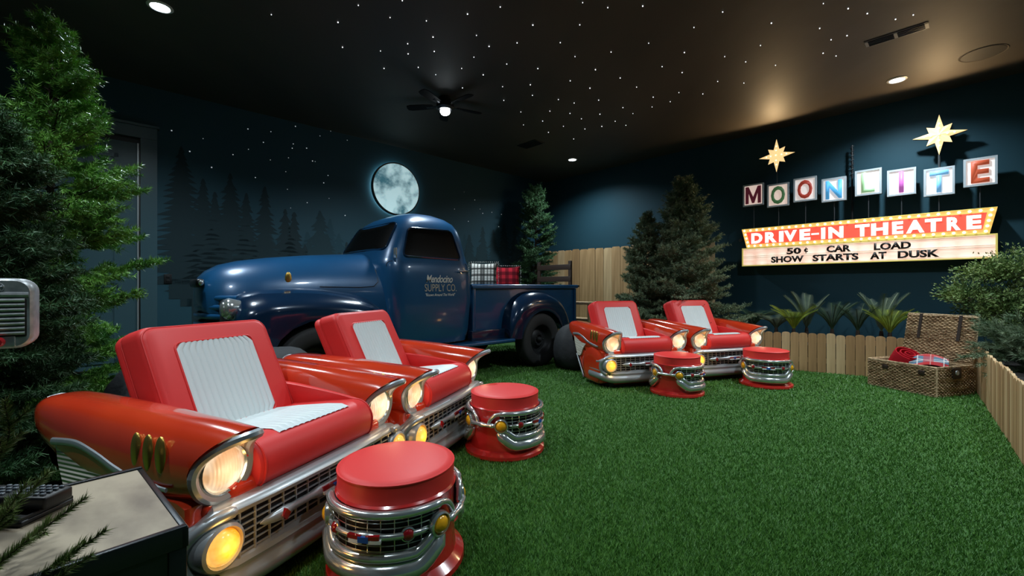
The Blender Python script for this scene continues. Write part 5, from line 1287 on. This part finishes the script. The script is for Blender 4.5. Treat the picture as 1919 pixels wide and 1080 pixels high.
st2 = [(246,27),(597,53),(471,121),(811,102),(1039,16),(1148,38),(1232,60),(1023,125),(1143,157),(1073,175),(1356,85),(1434,66),(107,229),(272,190),(429,231),(331,293),(606,249),(698,272),(763,200),(829,287),(1038,234),(1095,246),(419,319),(147,343),(219,383),(575,358),(690,365),(405,407),(510,413),(292,427),(367,447),(159,473),(287,470),(203,499),(172,551),(66,555),(125,533),(58,502),(14,387),(52,440),(38,306)]
stars = [(460+x/2.571, y/2.571) for x, y in st1]+[(1100+x/2.343, y/2.343) for x, y in st2]
for px, py in stars:
    p = ceil_at(px, py, H-.004); o = bpy.data.objects.new('star_light', sm); COL.objects.link(o); o.location = p; s_ = R.uniform(.7, 1.25); o.scale = (s_, s_, 1)
    tag(o, 'tiny white fibre-optic star point set in the black ceiling', 'star light', 'fibre-optic stars in the ceiling')
# air vent with two dark slots, round ceiling speaker, far vent
vc = (ceil_at(1628, 80)+ceil_at(1734, 50))/2
vt = empty('ceiling_vent', vc, YAW_W, 'long ceiling air vent with two dark slots above the right end of the sign', 'vent')
q = MB(); q.box(-.24, .24, -.075, .075, -.006, 0); q.build('vent_plate', mat('dark_vent_plate', (.03, .03, .032), .5), vt, smooth=False)
for x0, x1 in ((-.21, -.015), (.015, .21)):
    q = MB(); q.box(x0, x1, -.06, .06, -.0075, -.0055); q.build('slot', M_dark, vt, smooth=False)
    q = MB()
    for k in range(4): y = -.045+.03*k; q.box(x0, x1, y-.002, y+.002, -.014, -.006)
    q.build('louvre', M_steelb, vt, smooth=False)
q = MB()
for x in (-.225, 0, .225): q.box(x-.012, x+.012, -.055, .055, -.009, -.006)
q.build('vent_bracket', mat('grey_vent_bracket', (.2, .2, .21), .5), vt, smooth=False)
cs = empty('ceiling_speaker', ceil_at(1843, 100), 0, 'round flush ceiling speaker near the upper right corner', 'ceiling speaker')
q = MB(); q.lathe([(.17, 0), (.185, -.004), (.19, 0)], 40, closed=True); q.build('speaker_ring', mat('brown_speaker_ring', (.09, .075, .06), .4), cs)
q = MB(); q.lathe([(.001, -.004), (.17, -.004), (.172, 0)], 40); q.build('speaker_grille', mat('dark_speaker_grille', (.022, .02, .018), .6, bump=(220, .6, .002)), cs)
v2 = empty('ceiling_vent', ceil_at(995, 270), YAW_W, 'dark ceiling vent over the far corner, left of the small downlight', 'vent')
q = MB(); q.box(-.22, .22, -.12, .12, -.012, 0); q.build('vent_plate', M_black, v2, smooth=False)
q = MB()
for k in range(7): y = -.09+.03*k; q.box(-.2, .2, y-.003, y+.006, -.02, -.012)
q.build('louvre', M_dark, v2, smooth=False)
# ceiling fan with its light
fan = empty('ceiling_fan', (-.88, 5.8, H), 0, 'black ceiling fan with a bright round light, over the truck', 'ceiling fan')
q = MB(); q.lathe([(.001, 0), (.08, 0), (.085, -.04), (.05, -.06), (.05, -.075), (.11, -.09), (.12, -.14), (.09, -.165), (.001, -.165)], 32); q.build('motor_housing', M_black, fan)
for k in range(5):
    a = math.radians(-43+72*k); Mx = Matrix.Rotation(a, 4, 'Z') @ Matrix.Translation((0, 0, -.115)) @ Matrix.Rotation(math.radians(11), 4, 'X')
    q = MB(); poly = [(.16, -.04), (.28, -.055), (.46, -.06), (.51, -.045), (.52, 0), (.51, .045), (.46, .06), (.28, .055), (.16, .04)]; q.prism(poly, -.004, .004, 'xy', M=Mx); bl_ = q.build('fan_blade', mat('black_fan_blade', (.005, .005, .006), .65, spec=.1), fan, smooth=False)
    q = MB(); q.bbox(.09, .25, -.016, .016, -.009, -.003, .002, M=Mx); q.build('blade_arm', M_steelb, bl_)
q = MB(); q.lathe([(.001, -.235), (.03, -.232), (.055, -.215), (.066, -.19), (.06, -.165)], 24); q.build('light_globe', mat('lit_fan_globe', (1, 1, 1), .4, emit=(.85, .95, 1), estr=20), fan)
l = bpy.data.lights.new('fan_lamp', 'SPOT'); l.spot_size = math.radians(158); l.spot_blend = .8; l.energy = 270; l.color = COOL; l.shadow_soft_size = .07
lo = bpy.data.objects.new('fan_lamp', l); COL.objects.link(lo); lo.parent = fan; lo.location = (0, 0, -.32)

# ------------------------------------------------------------------ ceiling fixtures and light
def downlight(x, y, power, label, size=150, blend=.5):
    root = empty('recessed_downlight', (x, y, H)); tag(root, label, 'ceiling light', 'recessed ceiling downlights')
    m = MB(); m.lathe([(.07, -.001), (.095, -.001), (.098, -.006), (.09, -.012), (.075, -.014), (.07, -.008)], 28, closed=True); m.build('trim_ring', mat('white_fixture_trim', (.5, .5, .5), .4), root)
    m = MB(); m.lathe([(.0005, -.011), (.04, -.010), (.071, -.006), (.071, -.002)], 28); m.build('lit_lens', mat('lit_led_lens', (1, 1, 1), .4, emit=(.86, .95, 1), estr=22), root)
    spot('downlight_beam', (0, 0, -.03), power, size, blend, rad=.06, parent=root)
    return root
downlight(-3.13, 3.92, 300, 'recessed downlight at the top left, above the big fir', 142, .9)
downlight(1.18, 8.61, 260, 'small recessed downlight over the far corner, above the tall fence', 150, .9)
downlight(4.63, 5.30, 260, 'recessed downlight above the lit theatre sign', 145, 1)
# unseen downlights added above the frame to brighten lawn, seats and plants
for x, y, p_, sz, lb in ((2.9, 3.5, 330, 140, 'added unseen downlight over the lawn before the far right armchair, above the frame'), (-.3, 2.8, 135, 128, 'added unseen downlight over the middle armchair, above the frame'),
                         (1.7, 1.2, 130, 118, 'added unseen downlight over the open lawn right of the nearest stool, above the frame'), (-.9, .5, 110, 118, 'added unseen downlight over the wood-topped table, above the frame'),
                         (-2.5, 1.5, 220, 125, 'added unseen downlight over the dark fir at the left, above the frame'), (4.4, 2.6, 180, 125, 'added unseen downlight over the right-hand low fence, above the frame')):
    downlight(x, y, p_, lb, sz, .8)
